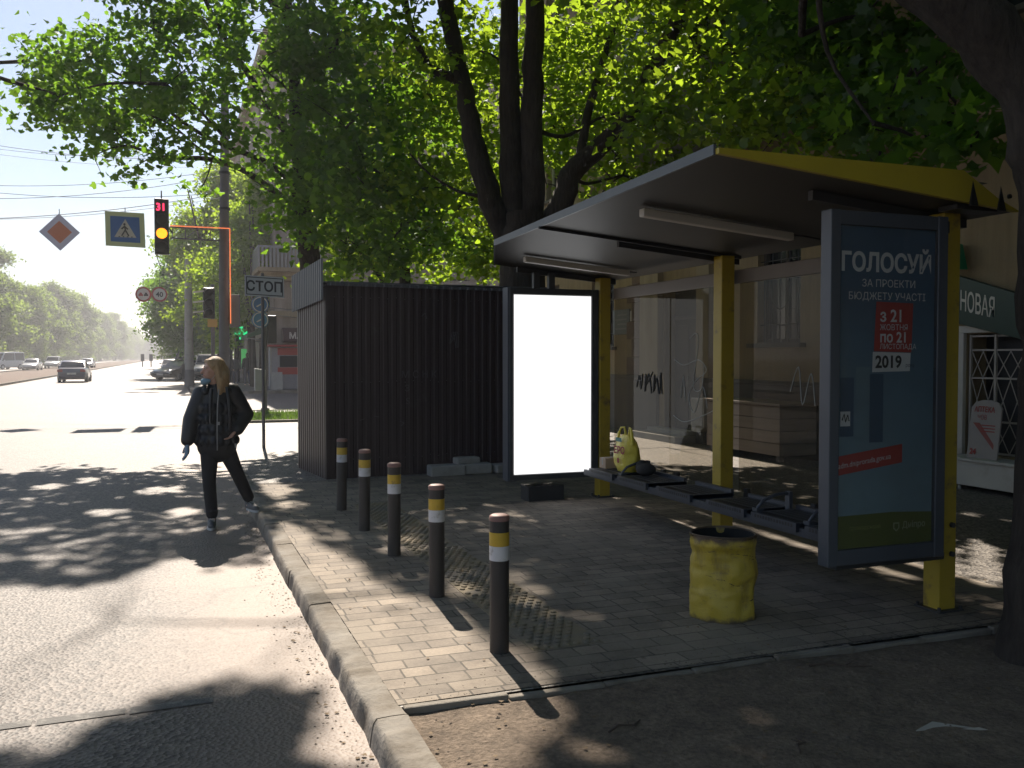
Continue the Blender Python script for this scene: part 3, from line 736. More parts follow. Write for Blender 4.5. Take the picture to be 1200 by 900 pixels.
bag = thing('carrier_bag', (4.27, 8.05, .428), 'full yellow plastic carrier bag standing on the bench', 'bag')
bmat, tt, bb, oo = nodes('yellow_plastic'); vv = coord(tt, 1)
tt.links.new(mixc(tt, noise_out(tt, vv, 12, 4), (.60,.47,.03), (.80,.66,.09)), bb.inputs['Base Color']); bb.inputs['Roughness'].default_value = .32
bb.inputs['Transmission Weight'].default_value = 0; bump(tt, bb, noise_out(tt, vv, 18, 6, .65), 1.0, .02)
b = MB(); B = Vector((4.27, 8.05, .43))
v = []; f = []; n = 28; prof = [(0,.0,.0),(.10,.085,.005),(.128,.105,.06),(.142,.112,.14),(.138,.10,.22),(.118,.075,.30),(.082,.045,.35),(.055,.026,.37),(.03,.015,.372)]
rows = []
for i in range(len(prof)-1):
    for k in range(4):
        q = k/4; rows.append(tuple(prof[i][j]*(1-q)+prof[i+1][j]*q for j in range(3)))
rows.append(prof[-1])
for rx, ry, z in rows:
    for k in range(n):
        a = 2*math.pi*k/n; s_ = 1 + .13*noise.noise((math.cos(a)*2, math.sin(a)*2, z*9)) + .07*noise.noise((math.cos(a)*6, math.sin(a)*6, z*7))
        v.append(B + Vector((ry*math.cos(a)*s_, rx*math.sin(a)*s_*1.28 + (.02 if z > .25 else 0)*z, z)))
for i in range(len(rows)-1):
    for k in range(n): a, c_ = i*n+k, i*n+(k+1)%n; f.append((a, c_, c_+n, a+n))
b.add(v, f); body = b.build('body', bmat, bag, smooth=80)
for sgn in (-1, 1):
    b = MB(); y_ = 8.05 + sgn*.105
    b.tube([(4.25, y_+.05*sgn, .71), (4.25, y_+.035*sgn, .80), (4.26, y_+.005, .865), (4.27, y_-.05*sgn, .872), (4.275, y_-.07*sgn, .80), (4.275, y_-.05*sgn, .72)], [.022,.015,.010,.010,.014,.02], 8); b.build('handle', bmat, bag, smooth=60)
b = MB()
def onbag(yy, z): return (4.27 - .118 + .10*abs(z-.57)*.4, yy, z)
b.add([(4.172, 7.975, .735), (4.162, 8.09, .735), (4.160, 8.09, .775), (4.17, 7.985, .775)], [(0,1,2,3)]); b.build('teal_print', M('teal_print', (.02,.16,.14), .4, .1), bag)
text('ЕРО', .095, (4.148, 8.10, .62), (.12, -1, 0), (0,0,1), MAT['red'], bag, bold=.004)
text('8', .06, (4.150, 8.03, .53), (.12, -1, 0), (0,0,1), MAT['red'], bag, bold=.006)
pb2 = MB(); ball(pb2, (4.31, 7.73, .485), (.10, .085, .062)); ball(pb2, (4.30, 7.79, .50), (.07, .06, .075))
pk = remesh(pb2, 'dark_pouch', M('dark_cloth', (.03,.028,.026), .8, .3), None, .012); tag(pk, 'small dark bag slumped beside the yellow carrier bag', 'bag')
bx = thing('small_box', (4.25, 8.40, .428), 'small brown cardboard box on the far bench end beside white panel', 'box')
b = MB(); b.box(4.17, 4.31, 8.33, 8.47, .428, .535); b.build('carton', MAT['card'], bx, bevel=.003)
b = MB(); b.box(4.169, 4.311, 8.385, 8.415, .46, .5365); b.build('tape', MAT['paper'], bx)

# brown corrugated kiosk
ki = thing('metal_kiosk', (3.3, 12.4, 0), 'dark brown corrugated steel kiosk behind the bollards', 'kiosk')
def corr(mb, p0, p1, z0, z1, pitch=.085, depth=.018, zf=None):
    p0, p1 = Vector((*p0, 0)), Vector((*p1, 0)); d = p1-p0; L = d.length; d.normalize(); nn = Vector((d.y, -d.x, 0))
    prof = []; s = 0
    while s < L:
        for u, q in ((0,0),(.30,0),(.42,1),(.82,1),(.94,0)):
            x = s + u*pitch
            if x <= L: prof.append((x, q))
        s += pitch
    prof.append((L, 0)); v = []; f = []
    for x, q in prof:
        p = p0 + d*x + nn*(q*depth); k = x/L
        za, zb = (z0, z1) if zf is None else zf(k)
        v += [(p.x, p.y, za), (p.x, p.y, zb)]
    for i in range(len(prof)-1): a = 2*i; f.append((a, a+2, a+3, a+1))
    mb.add(v, f)
KA, KB, KC = (1.88, 11.72), (1.70, 13.12), (5.0, 11.95)
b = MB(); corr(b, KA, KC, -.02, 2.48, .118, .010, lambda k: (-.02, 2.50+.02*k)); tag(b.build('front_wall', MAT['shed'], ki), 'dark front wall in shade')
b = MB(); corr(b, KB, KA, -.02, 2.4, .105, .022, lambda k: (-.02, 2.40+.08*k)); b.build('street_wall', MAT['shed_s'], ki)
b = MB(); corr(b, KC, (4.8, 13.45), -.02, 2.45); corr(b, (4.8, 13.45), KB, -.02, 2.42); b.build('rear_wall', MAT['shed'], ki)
b = MB(); corr(b, (KB[0]-.07, KB[1]+.03), (KA[0]-.045, KA[1]-.02), 2.22, 2.8, .085, .02, lambda k: (2.21+.10*k, 2.72+.12*k)); b.build('fascia_sheet', MAT['shed_l'], ki)
b = MB(); b.add([(KA[0]-.04, KA[1]-.05, 2.53), (KC[0]+.04, KC[1]-.05, 2.55), (4.85, 13.5, 2.47), (KB[0]-.04, KB[1]+.05, 2.44), (KA[0]-.04, KA[1]-.05, 2.545), (KC[0]+.04, KC[1]-.05, 2.565), (4.85, 13.5, 2.485), (KB[0]-.04, KB[1]+.05, 2.455)],
   [(3,2,1,0),(4,5,6,7),(0,1,5,4),(1,2,6,5),(2,3,7,6),(3,0,4,7)]); b.build('roof', MAT['shed_l'], ki)
b = MB(); corr(b, (KA[0], KA[1]-.055), (KC[0], KC[1]-.055), 2.49, 2.53, .118, .02); b.build('eaves_sheet', MAT['shed_l'], ki)
b = MB(); b.box(KA[0]-.022, KA[0]+.02, KA[1]-.03, KA[1]+.012, -.02, 2.52); b.build('corner_strip', MAT['shed'], ki)
b = MB()
for z in (.25, 1.25, 2.35):
    for k_ in range(26): x = 1.95+k_*.118+.03; b.cyl((x, 11.70+.0737*(x-1.88)+.004, z+.01*math.sin(k_*3)), (x, 11.69+.0737*(x-1.88)+.004, z+.01*math.sin(k_*3)), .007, n=6)
o_=b.build('rivets', M('rivet_grey', (.05,.05,.055), .5, .2), ki); o_['kind'] = 'stuff'
chalk = M('faint_chalk', (.075,.07,.075), .9, .2)
for s_, x, z, sz in (('М С Н К', 2.86, 1.30, .13), ('З', 2.90, 1.12, .12), ('S', 2.92, .95, .12)):
    text(s_, sz, (x, 11.735, z), (1,.07,0), (0,0,1), chalk, ki, name='scratched_letters')
scrawl('scratches', [[(3.55+.02*i, 11.80, 1.75+.02*i), (3.60+.03*i, 11.805, 1.92), (3.64+.02*i, 11.81, 1.70)] for i in range(3)] + [[(3.15,11.77,2.12),(3.2,11.775,2.16),(3.22,11.78,2.09)], [(2.3,11.72,.75),(2.36,11.72,.77)], [(2.5,11.74,.80),(2.56,11.74,.79)], [(2.85,11.76,.72),(2.9,11.765,.70),(2.86,11.765,.66)]], chalk, .0055, ki)

# loose blocks at the foot of the kiosk
for i, (x, yy, z, sx_, sy_, sz_, r_, l) in enumerate(((3.42, 11.55, .07, .24, .11, .075, .03, 'long grey stone block leftmost at the foot of the brown kiosk'), (3.86, 11.58, .075, .19, .10, .07, -.06, 'grey stone block in the middle of the row below the brown kiosk'),
      (3.72, 11.60, .185, .17, .09, .045, .12, 'flat stone block lying on top of the others by the brown kiosk'), (4.20, 11.56, .065, .12, .10, .06, .2, 'short stone block rightmost by the kiosk beside the white panel'))):
    b = MB(); b.obox((0, 0, 0), (sx_, 0, 0), (0, sy_, 0), (0, 0, sz_))
    o = b.build('stone_block', MAT['conc'], bevel=.02); o.location = (x, yy, z); o.rotation_euler = (0, 0, r_)
    tag(o, l, 'stone block', 'loose blocks at the foot of the kiosk')
# litter on the earth
b = MB(); z0 = earth_z(3.3, 2.5)+.02
pts = [(0,0),(.12,.03),(.2,.0),(.30,-.10),(.26,-.09),(.17,-.045),(.08,-.02)]
b.add([(x, y, .006+.01*math.sin(i*2)) for i, (x, y) in enumerate(pts)] + [(x, y, .0) for x, y in pts], [tuple(range(7)), tuple(range(13, 6, -1))] + [(i, 7+i, 7+(i+1)%7, (i+1)%7) for i in range(7)])
o = b.build('paper_scrap', MAT['paper']); o.location = (2.98, 2.98, -0.03); tag(o, 'torn pale paper scrap lying on the bare earth', 'paper scrap')
for i, (x, yy, a, L, l) in enumerate(((*(1.84, 3.46), .2, .10, 'short dark twig on the bare earth below the striped bollard'), (*(3.2, 3.7), -.5, .16, 'bent dark twig on the earth before the advertising panel'), (*(2.41, 3.01), .8, .07, 'small twig on the bare earth near the paper scrap'))):
    b = MB(); b.tube([(-L, 0, .004), (-L*.3, .02, .012), (L*.3, -.01, .010), (L, .03, .004)], [.005, .006, .005, .003], 6); b.tube([(L*.1, 0, .01), (L*.4, .05, .012)], [.004, .002], 5)
    o = b.build('twig', MAT['twig']); o.location = (x, yy, earth_z(x, yy)+.004); o.rotation_euler = (0, 0, a); tag(o, l, 'twig', 'twigs lying on the bare earth')

# ================================================================== BUILDINGS
def wall_open(mb, fn, a0, a1, z0, z1, ops, t):
    """fn(a, depth, z) -> xyz ; solid wall with rectangular openings"""
    As = sorted({a0, a1} | {min(max(o[k], a0), a1) for o in ops for k in (0, 1)}); Zs = sorted({z0, z1} | {min(max(o[k], z0), z1) for o in ops for k in (2, 3)})
    for i in range(len(As)-1):
        run = None
        for j in range(len(Zs)-1):
            am, zm = (As[i]+As[i+1])/2, (Zs[j]+Zs[j+1])/2
            solid = not any(o[0] < am < o[1] and o[2] < zm < o[3] for o in ops)
            if solid and run is None: run = Zs[j]
            if run is not None and (not solid or j == len(Zs)-2):
                top = Zs[j+1] if solid else Zs[j]
                v = [fn(a, d, z) for z in (run, top) for a, d in ((As[i], 0), (As[i+1], 0), (As[i+1], t), (As[i], t))]
                mb.add(v, [(3,2,1,0),(4,5,6,7),(0,1,5,4),(1,2,6,5),(2,3,7,6),(3,0,4,7)]); run = None
FX = 9.2
bd = thing('apartment_building', (FX, 12, 0), 'long cream stuccoed apartment building with a green shop sign behind the bus shelter', 'building')
ff = lambda a, d, z: (FX + d, a, z)
def bxf(mb, y0, y1, z0, z1, d0, d1): mb.box(FX+d0, FX+d1, y0, y1, z0, z1)
win = [(11.64,12.74,1.80,3.5),(17.98,19.1,1.80,3.4),(21.0,22.1,1.8,3.4),(9.35,10.35,1.9,3.5)] + [(y0, y0+1.25, z0, z0+1.8) for z0 in (5.6, 9.0) for y0 in (1.5, 4.6, 7.6, 10.9, 17.2, 20.6)]
doors = [(14.50,15.78,.02,3.05),(6.75,8.47,.40,1.86)]
b = MB(); wall_open(b, ff, -3, 23.4, 0, 13.5, win + doors, .4); b.box(FX, 20, 23.4, 23.8, 0, 13.5); b.box(FX, 20, -3.4, -3, 0, 13.5)
b.build('wall', MAT['stucco'], bd)
b = MB(); segs = [(-3, 6.6), (8.6, 14.3), (15.98, 23.4)]
for y0, y1 in segs: bxf(b, y0, y1, 0, 1.12, -.07, 0); bxf(b, y0, y1, 1.12, 1.19, -.10, 0)
b.build('plinth', MAT['plinth'], bd, bevel=.01)
b = MB()
for y0, y1 in ((15.84,16.58),(14.02,14.44)): bxf(b, y0, y1, 1.195, 4.2, -.13, -.001); bxf(b, y0-.05, y1+.05, 4.2, 4.35, -.17, -.001)
b.build('pilaster', MAT['pil'], bd, bevel=.012)
b = MB()
for k in range(8): z = 1.2+k*.38; bxf(b, 16.62, 17.28 - (.22 if k % 2 else 0), z, z+.365, -.06, -.001)
b.build('quoins', MAT['stone'], bd, bevel=.012)
b = MB(); bxf(b, -3, 23.4, 4.42, 4.7, -.20, -.001); bxf(b, -3, 23.4, 4.7, 4.78, -.28, -.001); bxf(b, -3, 23.4, 13.3, 13.7, -.5, -.001)
b.build('cornice', MAT['pil'], bd, bevel=.02)
for (y0, y1, z0, z1) in win:
    b = MB(); m_ = (y0+y1)/2
    for a in ((y0, y0+.07), (y1-.07, y1), (m_-.03, m_+.03)): bxf(b, a[0], a[1], z0+.001, z1-.001, .16, .22)
    bxf(b, y0+.07, m_-.03, z1-.07, z1-.001, .165, .215); bxf(b, m_+.03, y1-.07, z1-.07, z1-.001, .165, .215); bxf(b, y0+.07, m_-.03, z0+.001, z0+.07, .165, .215); bxf(b, m_+.03, y1-.07, z0+.001, z0+.07, .165, .215)
    zt = z1-.55; bxf(b, y0+.07, m_-.03, zt, zt+.05, .165, .215); bxf(b, m_+.03, y1-.07, zt, zt+.05, .165, .215)
    w_ = b.build('window', MAT['wood_d'] if z0 < 4 else MAT['white'], bd)
    b = MB(); bxf(b, y0, y1, z0, z1, .20, .205); b.build('pane', MAT['cglass'], w_)
    b = MB(); bxf(b, y0-.14, y1+.14, z0-.07, z0-.002, -.12, .0); bxf(b, y0, y1, z0-.001, z0+.012, 0, .16); b.build('sill', MAT['plinth'], w_)
    if z0 < 4:
        b = MB()
        for k in range(5): yy = y0+.12+k*(y1-y0-.24)/4; b.tube([(FX+.05, yy, z0+.01), (FX+.05, yy, z1-.01)], .009, 5)
        cy_ = (y0+y1)/2
        b.tube([(FX+.05, y0+.02, z0+.3), (FX+.05, y1-.02, z0+.3)], .009, 5); b.tube([(FX+.05, y0+.02, z1-.35), (FX+.05, y1-.02, z1-.35)], .009, 5)
        b.tube([(FX+.04, cy_+.25*math.sin(a), (z0+z1)/2+.3*math.cos(a)) for a in [k*math.pi/8 for k in range(17)]], .009, 5)
        b.build('grille', MAT['dark'], w_)
b = MB(); bxf(b, 14.5, 15.78, .02, 3.05, .24, .28)
d_ = b.build('door', MAT['wood_d'], bd)
b = MB()
for y0, y1 in ((14.56, 15.08), (15.2, 15.72)):
    for z0, z1 in ((.2, .95), (1.1, 2.2)): bxf(b, y0+.06, y1-.06, z0, z1, .225, .24)
bxf(b, 14.5, 15.78, 2.3, 2.38, .2, .24)
b.build('door_panel', M('door_panel_wood', (.06,.047,.036), .6, .3, 3), d_, bevel=.01)
b = MB(); b.tube([(FX+.19, 15.17, 1.0), (FX+.16, 15.17, 1.02), (FX+.16, 15.17, 1.2), (FX+.19, 15.17, 1.22)], .012, 6); b.build('handle', MAT['steel'], d_)
b = MB(); bxf(b, 14.3, 16.0, 0, .12, -.65, -.07); b.box(FX-.07, FX+.24, 14.5, 15.78, 0, .018); bxf(b, 14.45, 15.85, .12, .2, -.35, -.07)
b.build('doorstep', MAT['conc'], bd, bevel=.015)
# shop entrance with the folding grille
b = MB(); bxf(b, 6.75, 8.47, .4, 1.86, .32, .35); b.build('shop_interior_screen', MAT['black'], bd)
b = MB()
for yy in (6.78, 7.18, 7.62, 7.66, 8.08, 8.44): bxf(b, yy-.014, yy+.014, .41, 1.85, .02, .05)
for z in (.42, .80, 1.32, 1.66, 1.83): bxf(b, 6.80, 8.42, z-.011, z+.011, .025, .045)
for (y0, y1) in ((6.80, 7.17), (7.20, 7.60), (7.68, 8.07), (8.10, 8.42)):
    for z0, z1 in ((.43, .79), (.81, 1.31), (1.33, 1.65)):
        for k in range(2):
            ya, yb = y0+(y1-y0)*k/2, y0+(y1-y0)*(k+1)/2
            b.tube([(FX+.03, ya, z0), (FX+.03, yb, z1)], .006, 4); b.tube([(FX+.038, yb, z0), (FX+.038, ya, z1)], .006, 4)
gr = b.build('folding_grille', MAT['wgrille'], bd)
b = MB(); bxf(b, 6.6, 8.6, 1.87, 1.96, -.05, .02); bxf(b, 6.6, 6.74, .36, 1.87, -.05, .02); bxf(b, 8.48, 8.6, .36, 1.87, -.05, .02); b.build('shop_frame', MAT['white'], bd, bevel=.008)
b = MB(); b.box(FX-.42, FX-.072, 6.9, 8.45, .06, .35); b.box(FX-.46, FX-.06, 6.85, 8.5, .35, .385)
ld = b.build('threshold_box', MAT['white'], bd, bevel=.008)
b = MB(); b.cyl((FX-.38, 7.4, 0), (FX-.38, 7.4, .06), .02); b.cyl((FX-.38, 8.2, 0), (FX-.38, 8.2, .06), .02); b.build('leg', MAT['steel'], ld)
b = MB()
pl = [(8.62, 2.02), (6.9, 1.62), (6.9, 2.06), (8.62, 2.62)]
b.prism(pl, lambda u, q, a: (FX+a, u, q), -.16, -.09); sg = b.build('shop_sign', MAT['green'], bd, bevel=.006); tag(sg, 'dark green sloping shop sign with pale letters')
text('НОВАЯ', .33, (FX-.163, 8.44, 2.155), (0,-1,-.24), (0,0,1), M('sign_letters', (.55,.52,.45), .5, .05), sg, name='lettering', bold=.004, wscale=.46)
b = MB(); b.prism([(8.62,2.66),(8.38,2.64),(8.46,2.96),(8.62,2.98)], lambda u, q, a: (FX+a, u, q), -.42, -.10); gl_ = b.build('corner_sign', M('green_lit_plastic', (.02,.20,.10), .35, .1), bd, bevel=.01)
b = MB(); b.tube([(FX-.424, 8.62, 2.66), (FX-.424, 8.38, 2.64), (FX-.424, 8.46, 2.96), (FX-.424, 8.62, 2.98), (FX-.424, 8.62, 2.66)], .008, 5); b.build('sign_border', MAT['white'], gl_)
b = MB(); bxf(b, 17.2, 17.95, 2.06, 2.6, -.04, -.002); pq = b.build('plaque', M('grey_plaque', (.05,.07,.075), .4, .2), bd, bevel=.005)
b = MB()
for k in range(4): bxf(b, 17.32, 17.83 - .1*(k % 2), 2.17+k*.10, 2.20+k*.10, -.043, -.041)
b.build('plaque_text', M('plaque_pale', (.16,.17,.165), .5, .1), pq)
b = MB(); bxf(b, 17.1, 17.17, 2.2, 2.55, -.035, -.002); b.build('small_sign', MAT['white'], bd)
b = MB(); b.tube([(FX-.09, 10.1, .1), (FX-.09, 10.1, 4.3), (FX-.30, 10.1, 4.6), (FX-.30, 10.1, 4.85), (FX-.12, 10.1, 5.1), (FX-.12, 10.1, 13.2)], .06, 10)
for z in (1.6, 3.4, 6.5, 8.5, 10.5): b.cyl((FX-.10, 10.1, z), (FX-.10, 10.1, z+.05), .07, n=10)
b.build('drainpipe', MAT['pole'], bd, smooth=40)
# first floor balcony clad in sheet metal
b = MB(); bxf(b, 12.6, 15.8, 5.35, 5.5, -1.0, -.0)
bal = b.build('balcony', MAT['conc'], bd, bevel=.01)
b = MB(); corr(b, (FX-1.0, 15.78), (FX-1.0, 12.62), 5.5, 6.5, .14, .02); corr(b, (FX-.98, 12.62), (FX, 12.62), 5.5, 6.5, .14, .02); corr(b, (FX, 15.78), (FX-.98, 15.78), 5.5, 6.5, .14, .02); b.build('balcony_cladding', M('tin_cladding', (.20,.19,.18), .5, .2), bal)
b = MB()
for k in range(5): yy = 12.66+k*.77; b.box(FX-.99, FX-.94, yy-.03, yy+.03, 6.5, 7.9)
b.box(FX-1.02, FX, 12.55, 15.85, 7.9, 8.0); bf = b.build('balcony_glazing_frame', MAT['white'], bal)
b = MB(); b.box(FX-.975, FX-.965, 12.66, 15.74, 6.5, 7.9); b.build('pane', MAT['cglass'], bf)

# advertising board leaning at the shop grille
ab = thing('sandwich_board', (8.72, 7.95, 0), 'white notice board with red lettering standing by the white shop grille', 'notice board')
b = MB(); b.prism([(-.21,.386),(.21,.386),(.21,.98),(.16,1.04),(.06,1.07),(-.06,1.07),(-.16,1.04),(-.21,.98)], lambda u, q, a: (8.90+a+(q-.386)*.12, 7.95-u, q), -.02, .0)
ab_ = b.build('board', M('board_white', (.30,.27,.26), .6, .12, 4), ab)
bx_ = lambda z: 8.875+(z-.386)*.12
text('АПТЕКА', .088, (bx_(.93), 8.11, .93), (0,-1,0), (.12,0,1), MAT['red'], ab_, wscale=.8, bold=.002)
text('ЧОВ', .08, (bx_(.84), 8.06, .84), (0,-1,0), (.12,0,1), MAT['red'], ab_, wscale=.8)
text('24', .09, (bx_(.43), 8.12, .43), (0,-1,0), (.12,0,1), MAT['red'], ab_, bold=.004)
b = MB(); b.add([(bx_(.78)-.002, 8.11, .80), (bx_(.55)-.002, 7.80, .50), (bx_(.62)-.002, 7.80, .56), (bx_(.82)-.002, 8.02, .80)], [(0,1,2,3)]); b.build('red_picture', M('dull_red_print', (.25,.06,.05), .5, .3), ab_)
b = MB()
for k in range(3): z = .70+k*.035; b.add([(bx_(z)-.002, 7.99, z), (bx_(z)-.002, 7.80, z), (bx_(z+.012)-.002, 7.80, z+.012), (bx_(z+.012)-.002, 7.99, z+.012)], [(0,1,2,3)])
b.build('small_print', MAT['red'], ab_)

# boarded cellar entrance below the window
ce = thing('cellar_entrance', (8.75, 12.1, 0), 'low grey plank clad cellar entrance against the cream wall below the barred window', 'cellar entrance')
b = MB()
for k in range(4): b.box(8.42, 8.46, 11.1, 13.04, .10+k*.185, .10+k*.185+.178)
for k in range(4): b.box(8.462, 9.09, 13.0, 13.04, .10+k*.185, .10+k*.185+.178); b.box(8.462, 9.09, 11.1, 11.14, .10+k*.185, .10+k*.185+.178)
b.build('side_boards', MAT['plank'], ce, bevel=.006)
b = MB(); b.box(8.38, 9.09, 11.05, 13.09, .842, .885); b.build('lid', MAT['plank'], ce, bevel=.006)
b = MB()
for yy in (11.2, 12.95): b.box(8.47, 8.55, yy-.04, yy+.04, 0, .84)
b.build('leg', MAT['dark'], ce)
jb = thing('meter_box', (8.9, 14.1, 0), 'pale grey metal box on the plinth between door and window behind the middle yellow post', 'metal box')
b = MB(); b.prism([(13.85,.32),(14.0,.22),(14.28,.22),(14.28,.84),(13.85,.84)], lambda u, q, a: (FX+a, u, q), -.32, -.105); b.build('case', MAT['white'], jb, bevel=.008)
b = MB(); b.box(FX-.326, FX-.321, 13.88, 14.25, .30, .81); b.build('lid', MAT['conc'], jb)
b = MB(); b.box(FX-.27, FX-.20, 13.95, 14.2, 0, .219); b.build('leg', MAT['dark'], jb)

# corner building beyond the side street
cb = thing('corner_building', (12, 60, 0), 'tall beige corner building with stone courses and corner balcony across the side street', 'building')
CX, CY = 4.9, 46.5
fw = lambda a, d, z: (a, CY + d, z); sw = lambda a, d, z: (CX + d, a, z)
w1 = [(x, x+1.3, z, z+1.9) for z in (4.2, 7.7, 11.2, 14.6) for x in (7.0, 10.4, 13.8, 17.2)]
w2 = [(yy, yy+1.4, z, z+1.9) for z in (4.2, 7.7, 11.2, 14.6) for yy in (49, 53, 57, 61, 65, 69, 73)]
s2 = [(yy, yy+2.4, .3, 2.7) for yy in (48.5, 53, 57.5, 62, 66.5)]
b = MB(); wall_open(b, fw, CX, 26, 0, 17.5, w1, .4); wall_open(b, sw, CY+.4, 78, 0, 17.5, w2+s2, .4)
b.build('wall', MAT['stucco2'], cb)
b = MB()
for k in range(14):
    z = .25 + k*.42
    b.box(CX-.03, 26, CY-.05, CY-.001, z, z+.36); b.box(CX-.05, CX-.001, CY-.05, 47.6, z, z+.36)
b.build('stone_course', MAT['stucco2'], cb)
b = MB(); b.box(CX-.25, 26, CY-.25, CY-.051, 3.55, 3.85); b.box(CX-.25, CX-.051, CY-.051, 78, 3.55, 3.85); b.box(CX-.5, 26, CY-.5, CY-.001, 17, 17.6); b.box(CX-.5, CX-.001, CY-.001, 78, 17, 17.6)
b.build('cornice', MAT['pil'], cb)
b = MB(); b.box(CX-.9, CX+2.2, CY-1.0, CY-.052, 5.75, 5.95); b.box(CX-.9, CX-.052, CY-.052, CY+2.5, 5.75, 5.95)
for z, q in ((5.55, .7), (5.35, .45)): b.box(CX-q, CX+2.0, CY-q, CY-.052, z, z+.2); b.box(CX-q, CX-.052, CY-.052, CY+2.3, z, z+.2)
cbal = b.build('balcony', MAT['pil'], cb)
b = MB(); b.box(CX-.88, CX+2.15, CY-.98, CY-.92, 6.9, 7.0); b.box(CX-.88, CX-.82, CY-.92, CY+2.45, 6.9, 7.0)
for k in range(17): x = CX-.85+k*.185; b.box(x-.05, x+.05, CY-.98, CY-.92, 5.95, 6.9)
for k in range(18): yy = CY-.75+k*.185; b.box(CX-.88, CX-.82, yy-.05, yy+.05, 5.95, 6.9)
b.build('balustrade', MAT['steel'], cbal)
for o_ in w1:
    b = MB(); b.box(o_[0], o_[1], CY+.2, CY+.22, o_[2], o_[3]); w_ = b.build('window', MAT['cglass'], cb)
    b = MB(); x0, x1, z0, z1 = o_
    for xa, xb in ((x0, x0+.08), (x1-.08, x1), ((x0+x1)/2-.04, (x0+x1)/2+.04)): b.box(xa, xb, CY+.14, CY+.199, z0+.001, z1-.001)
    b.build('frame', MAT['white'], w_)
for o_ in w2 + s2:
    b = MB(); b.box(CX+.2, CX+.22, o_[0], o_[1], o_[2], o_[3]); w_ = b.build('window', MAT['cglass'], cb)
    b = MB(); x0, x1, z0, z1 = o_
    for xa, xb in ((x0, x0+.08), (x1-.08, x1), ((x0+x1)/2-.04, (x0+x1)/2+.04)): b.box(CX+.14, CX+.199, xa, xb, z0+.001, z1-.001)
    b.build('frame', MAT['white'], w_)
ss = thing('shop_sign', (6.2, 46, 2.6), 'dark maroon shop sign with white letters on the corner building', 'shop sign')
b = MB(); b.box(5.2, 9.2, 45.9, 46.42, 2.30, 3.02); b.build('sign_box', M('dark_maroon', (.035,.012,.016), .5, .2), ss, bevel=.03)
text('МАРКЕТ', .42, (5.50, 45.898, 2.48), (1,0,0), (0,0,1), MAT['white'], ss, bold=.01)
st_ = thing('street_stall', (6.6, 45.6, 0), 'grey and red street stall in front of the corner building below the maroon sign', 'stall')
b = MB(); b.box(4.5, 8.9, 45.0, 45.85, 0, 2.05); b.build('body', M('stall_grey', (.23,.225,.25), .5, .2), st_, bevel=.03)
b = MB(); b.box(4.95, 8.7, 44.985, 44.999, 1.08, 1.62); b.build('window', MAT['cglass'], st_)
b = MB(); b.box(4.85, 8.8, 44.97, 44.999, .72, 1.06); b.box(4.85, 8.8, 44.97, 44.999, 1.66, 2.0); b.build('red_band', MAT['red'], st_)
b = MB(); b.box(4.48, 4.56, 44.93, 44.99, 0, 2.05); b.build('pale_edge', MAT['conc'], st_)
b = MB(); b.box(4.4, 9.0, 44.7, 45.9, 2.06, 2.16); b.build('roof', MAT['red'], st_, bevel=.02)
ab2 = thing('pavement_board', (4.75, 44.4, 0), 'small white folding board standing on the pavement by the street stall', 'folding board')
b = MB(); b.obox((4.75, 44.40, .42), (.26, 0, 0), (0, .012, 0), (0, .10, .42)); b.obox((4.75, 44.62, .42), (.26, 0, 0), (0, .012, 0), (0, -.10, .42)); b.build('panel', MAT['conc'], ab2)
text('А', .5, (4.60, 44.352, .25), (1,0,0), (0,.23,1), M('board_ink', (.10,.10,.12), .5, .1), ab2)
# pharmacy signs
px_ = thing('pharmacy_cross', (4.45, 58.5, 3.05), 'lit green pharmacy cross sticking out from the corner building', 'pharmacy sign')
b = MB(); b.box(4.0, 4.22, 58.4, 58.55, 2.65, 3.45); b.box(3.7, 3.999, 58.4, 58.55, 2.93, 3.17); b.box(4.221, 4.52, 58.4, 58.55, 2.93, 3.17); b.build('cross', MAT['green_led'], px_)
b = MB(); b.box(4.521, 4.86, 58.44, 58.5, 3.02, 3.08); b.build('bracket', MAT['dark'], px_)
aw = thing('shop_awning', (4.5, 50, 2.9), 'dull green awning over a shop window on the side of the corner building', 'awning')
b = MB(); b.prism([(4.86,3.3),(3.75,2.72),(3.75,2.55),(4.86,2.9)], lambda u, q, a: (u, a, q), 49.0, 53.5); b.build('canvas', M('green_canvas', (.02,.09,.035), .8, .2), aw)
b = MB(); b.tube([(3.8, 49.1, 2.56), (4.86, 49.1, 2.4)], .03, 6); b.tube([(3.8, 53.4, 2.56), (4.86, 53.4, 2.4)], .03, 6); b.build('arm', MAT['steel'], aw)
vsn = thing('banner_sign', (4.4, 57, 0), 'upright green lit shop banner standing below the pharmacy cross', 'banner')
b = MB(); b.box(4.0, 4.32, 56.95, 57.05, .95, 2.05); b.build('panel', emis('green_panel', (.10,.6,.16), .16), vsn, bevel=.02)
b = MB(); b.cyl((4.15, 57, -.01), (4.15, 57, .9), .04); b.cyl((4.15, 57, -.01), (4.15, 57, .05), .3); b.build('stand', MAT['dark'], vsn)

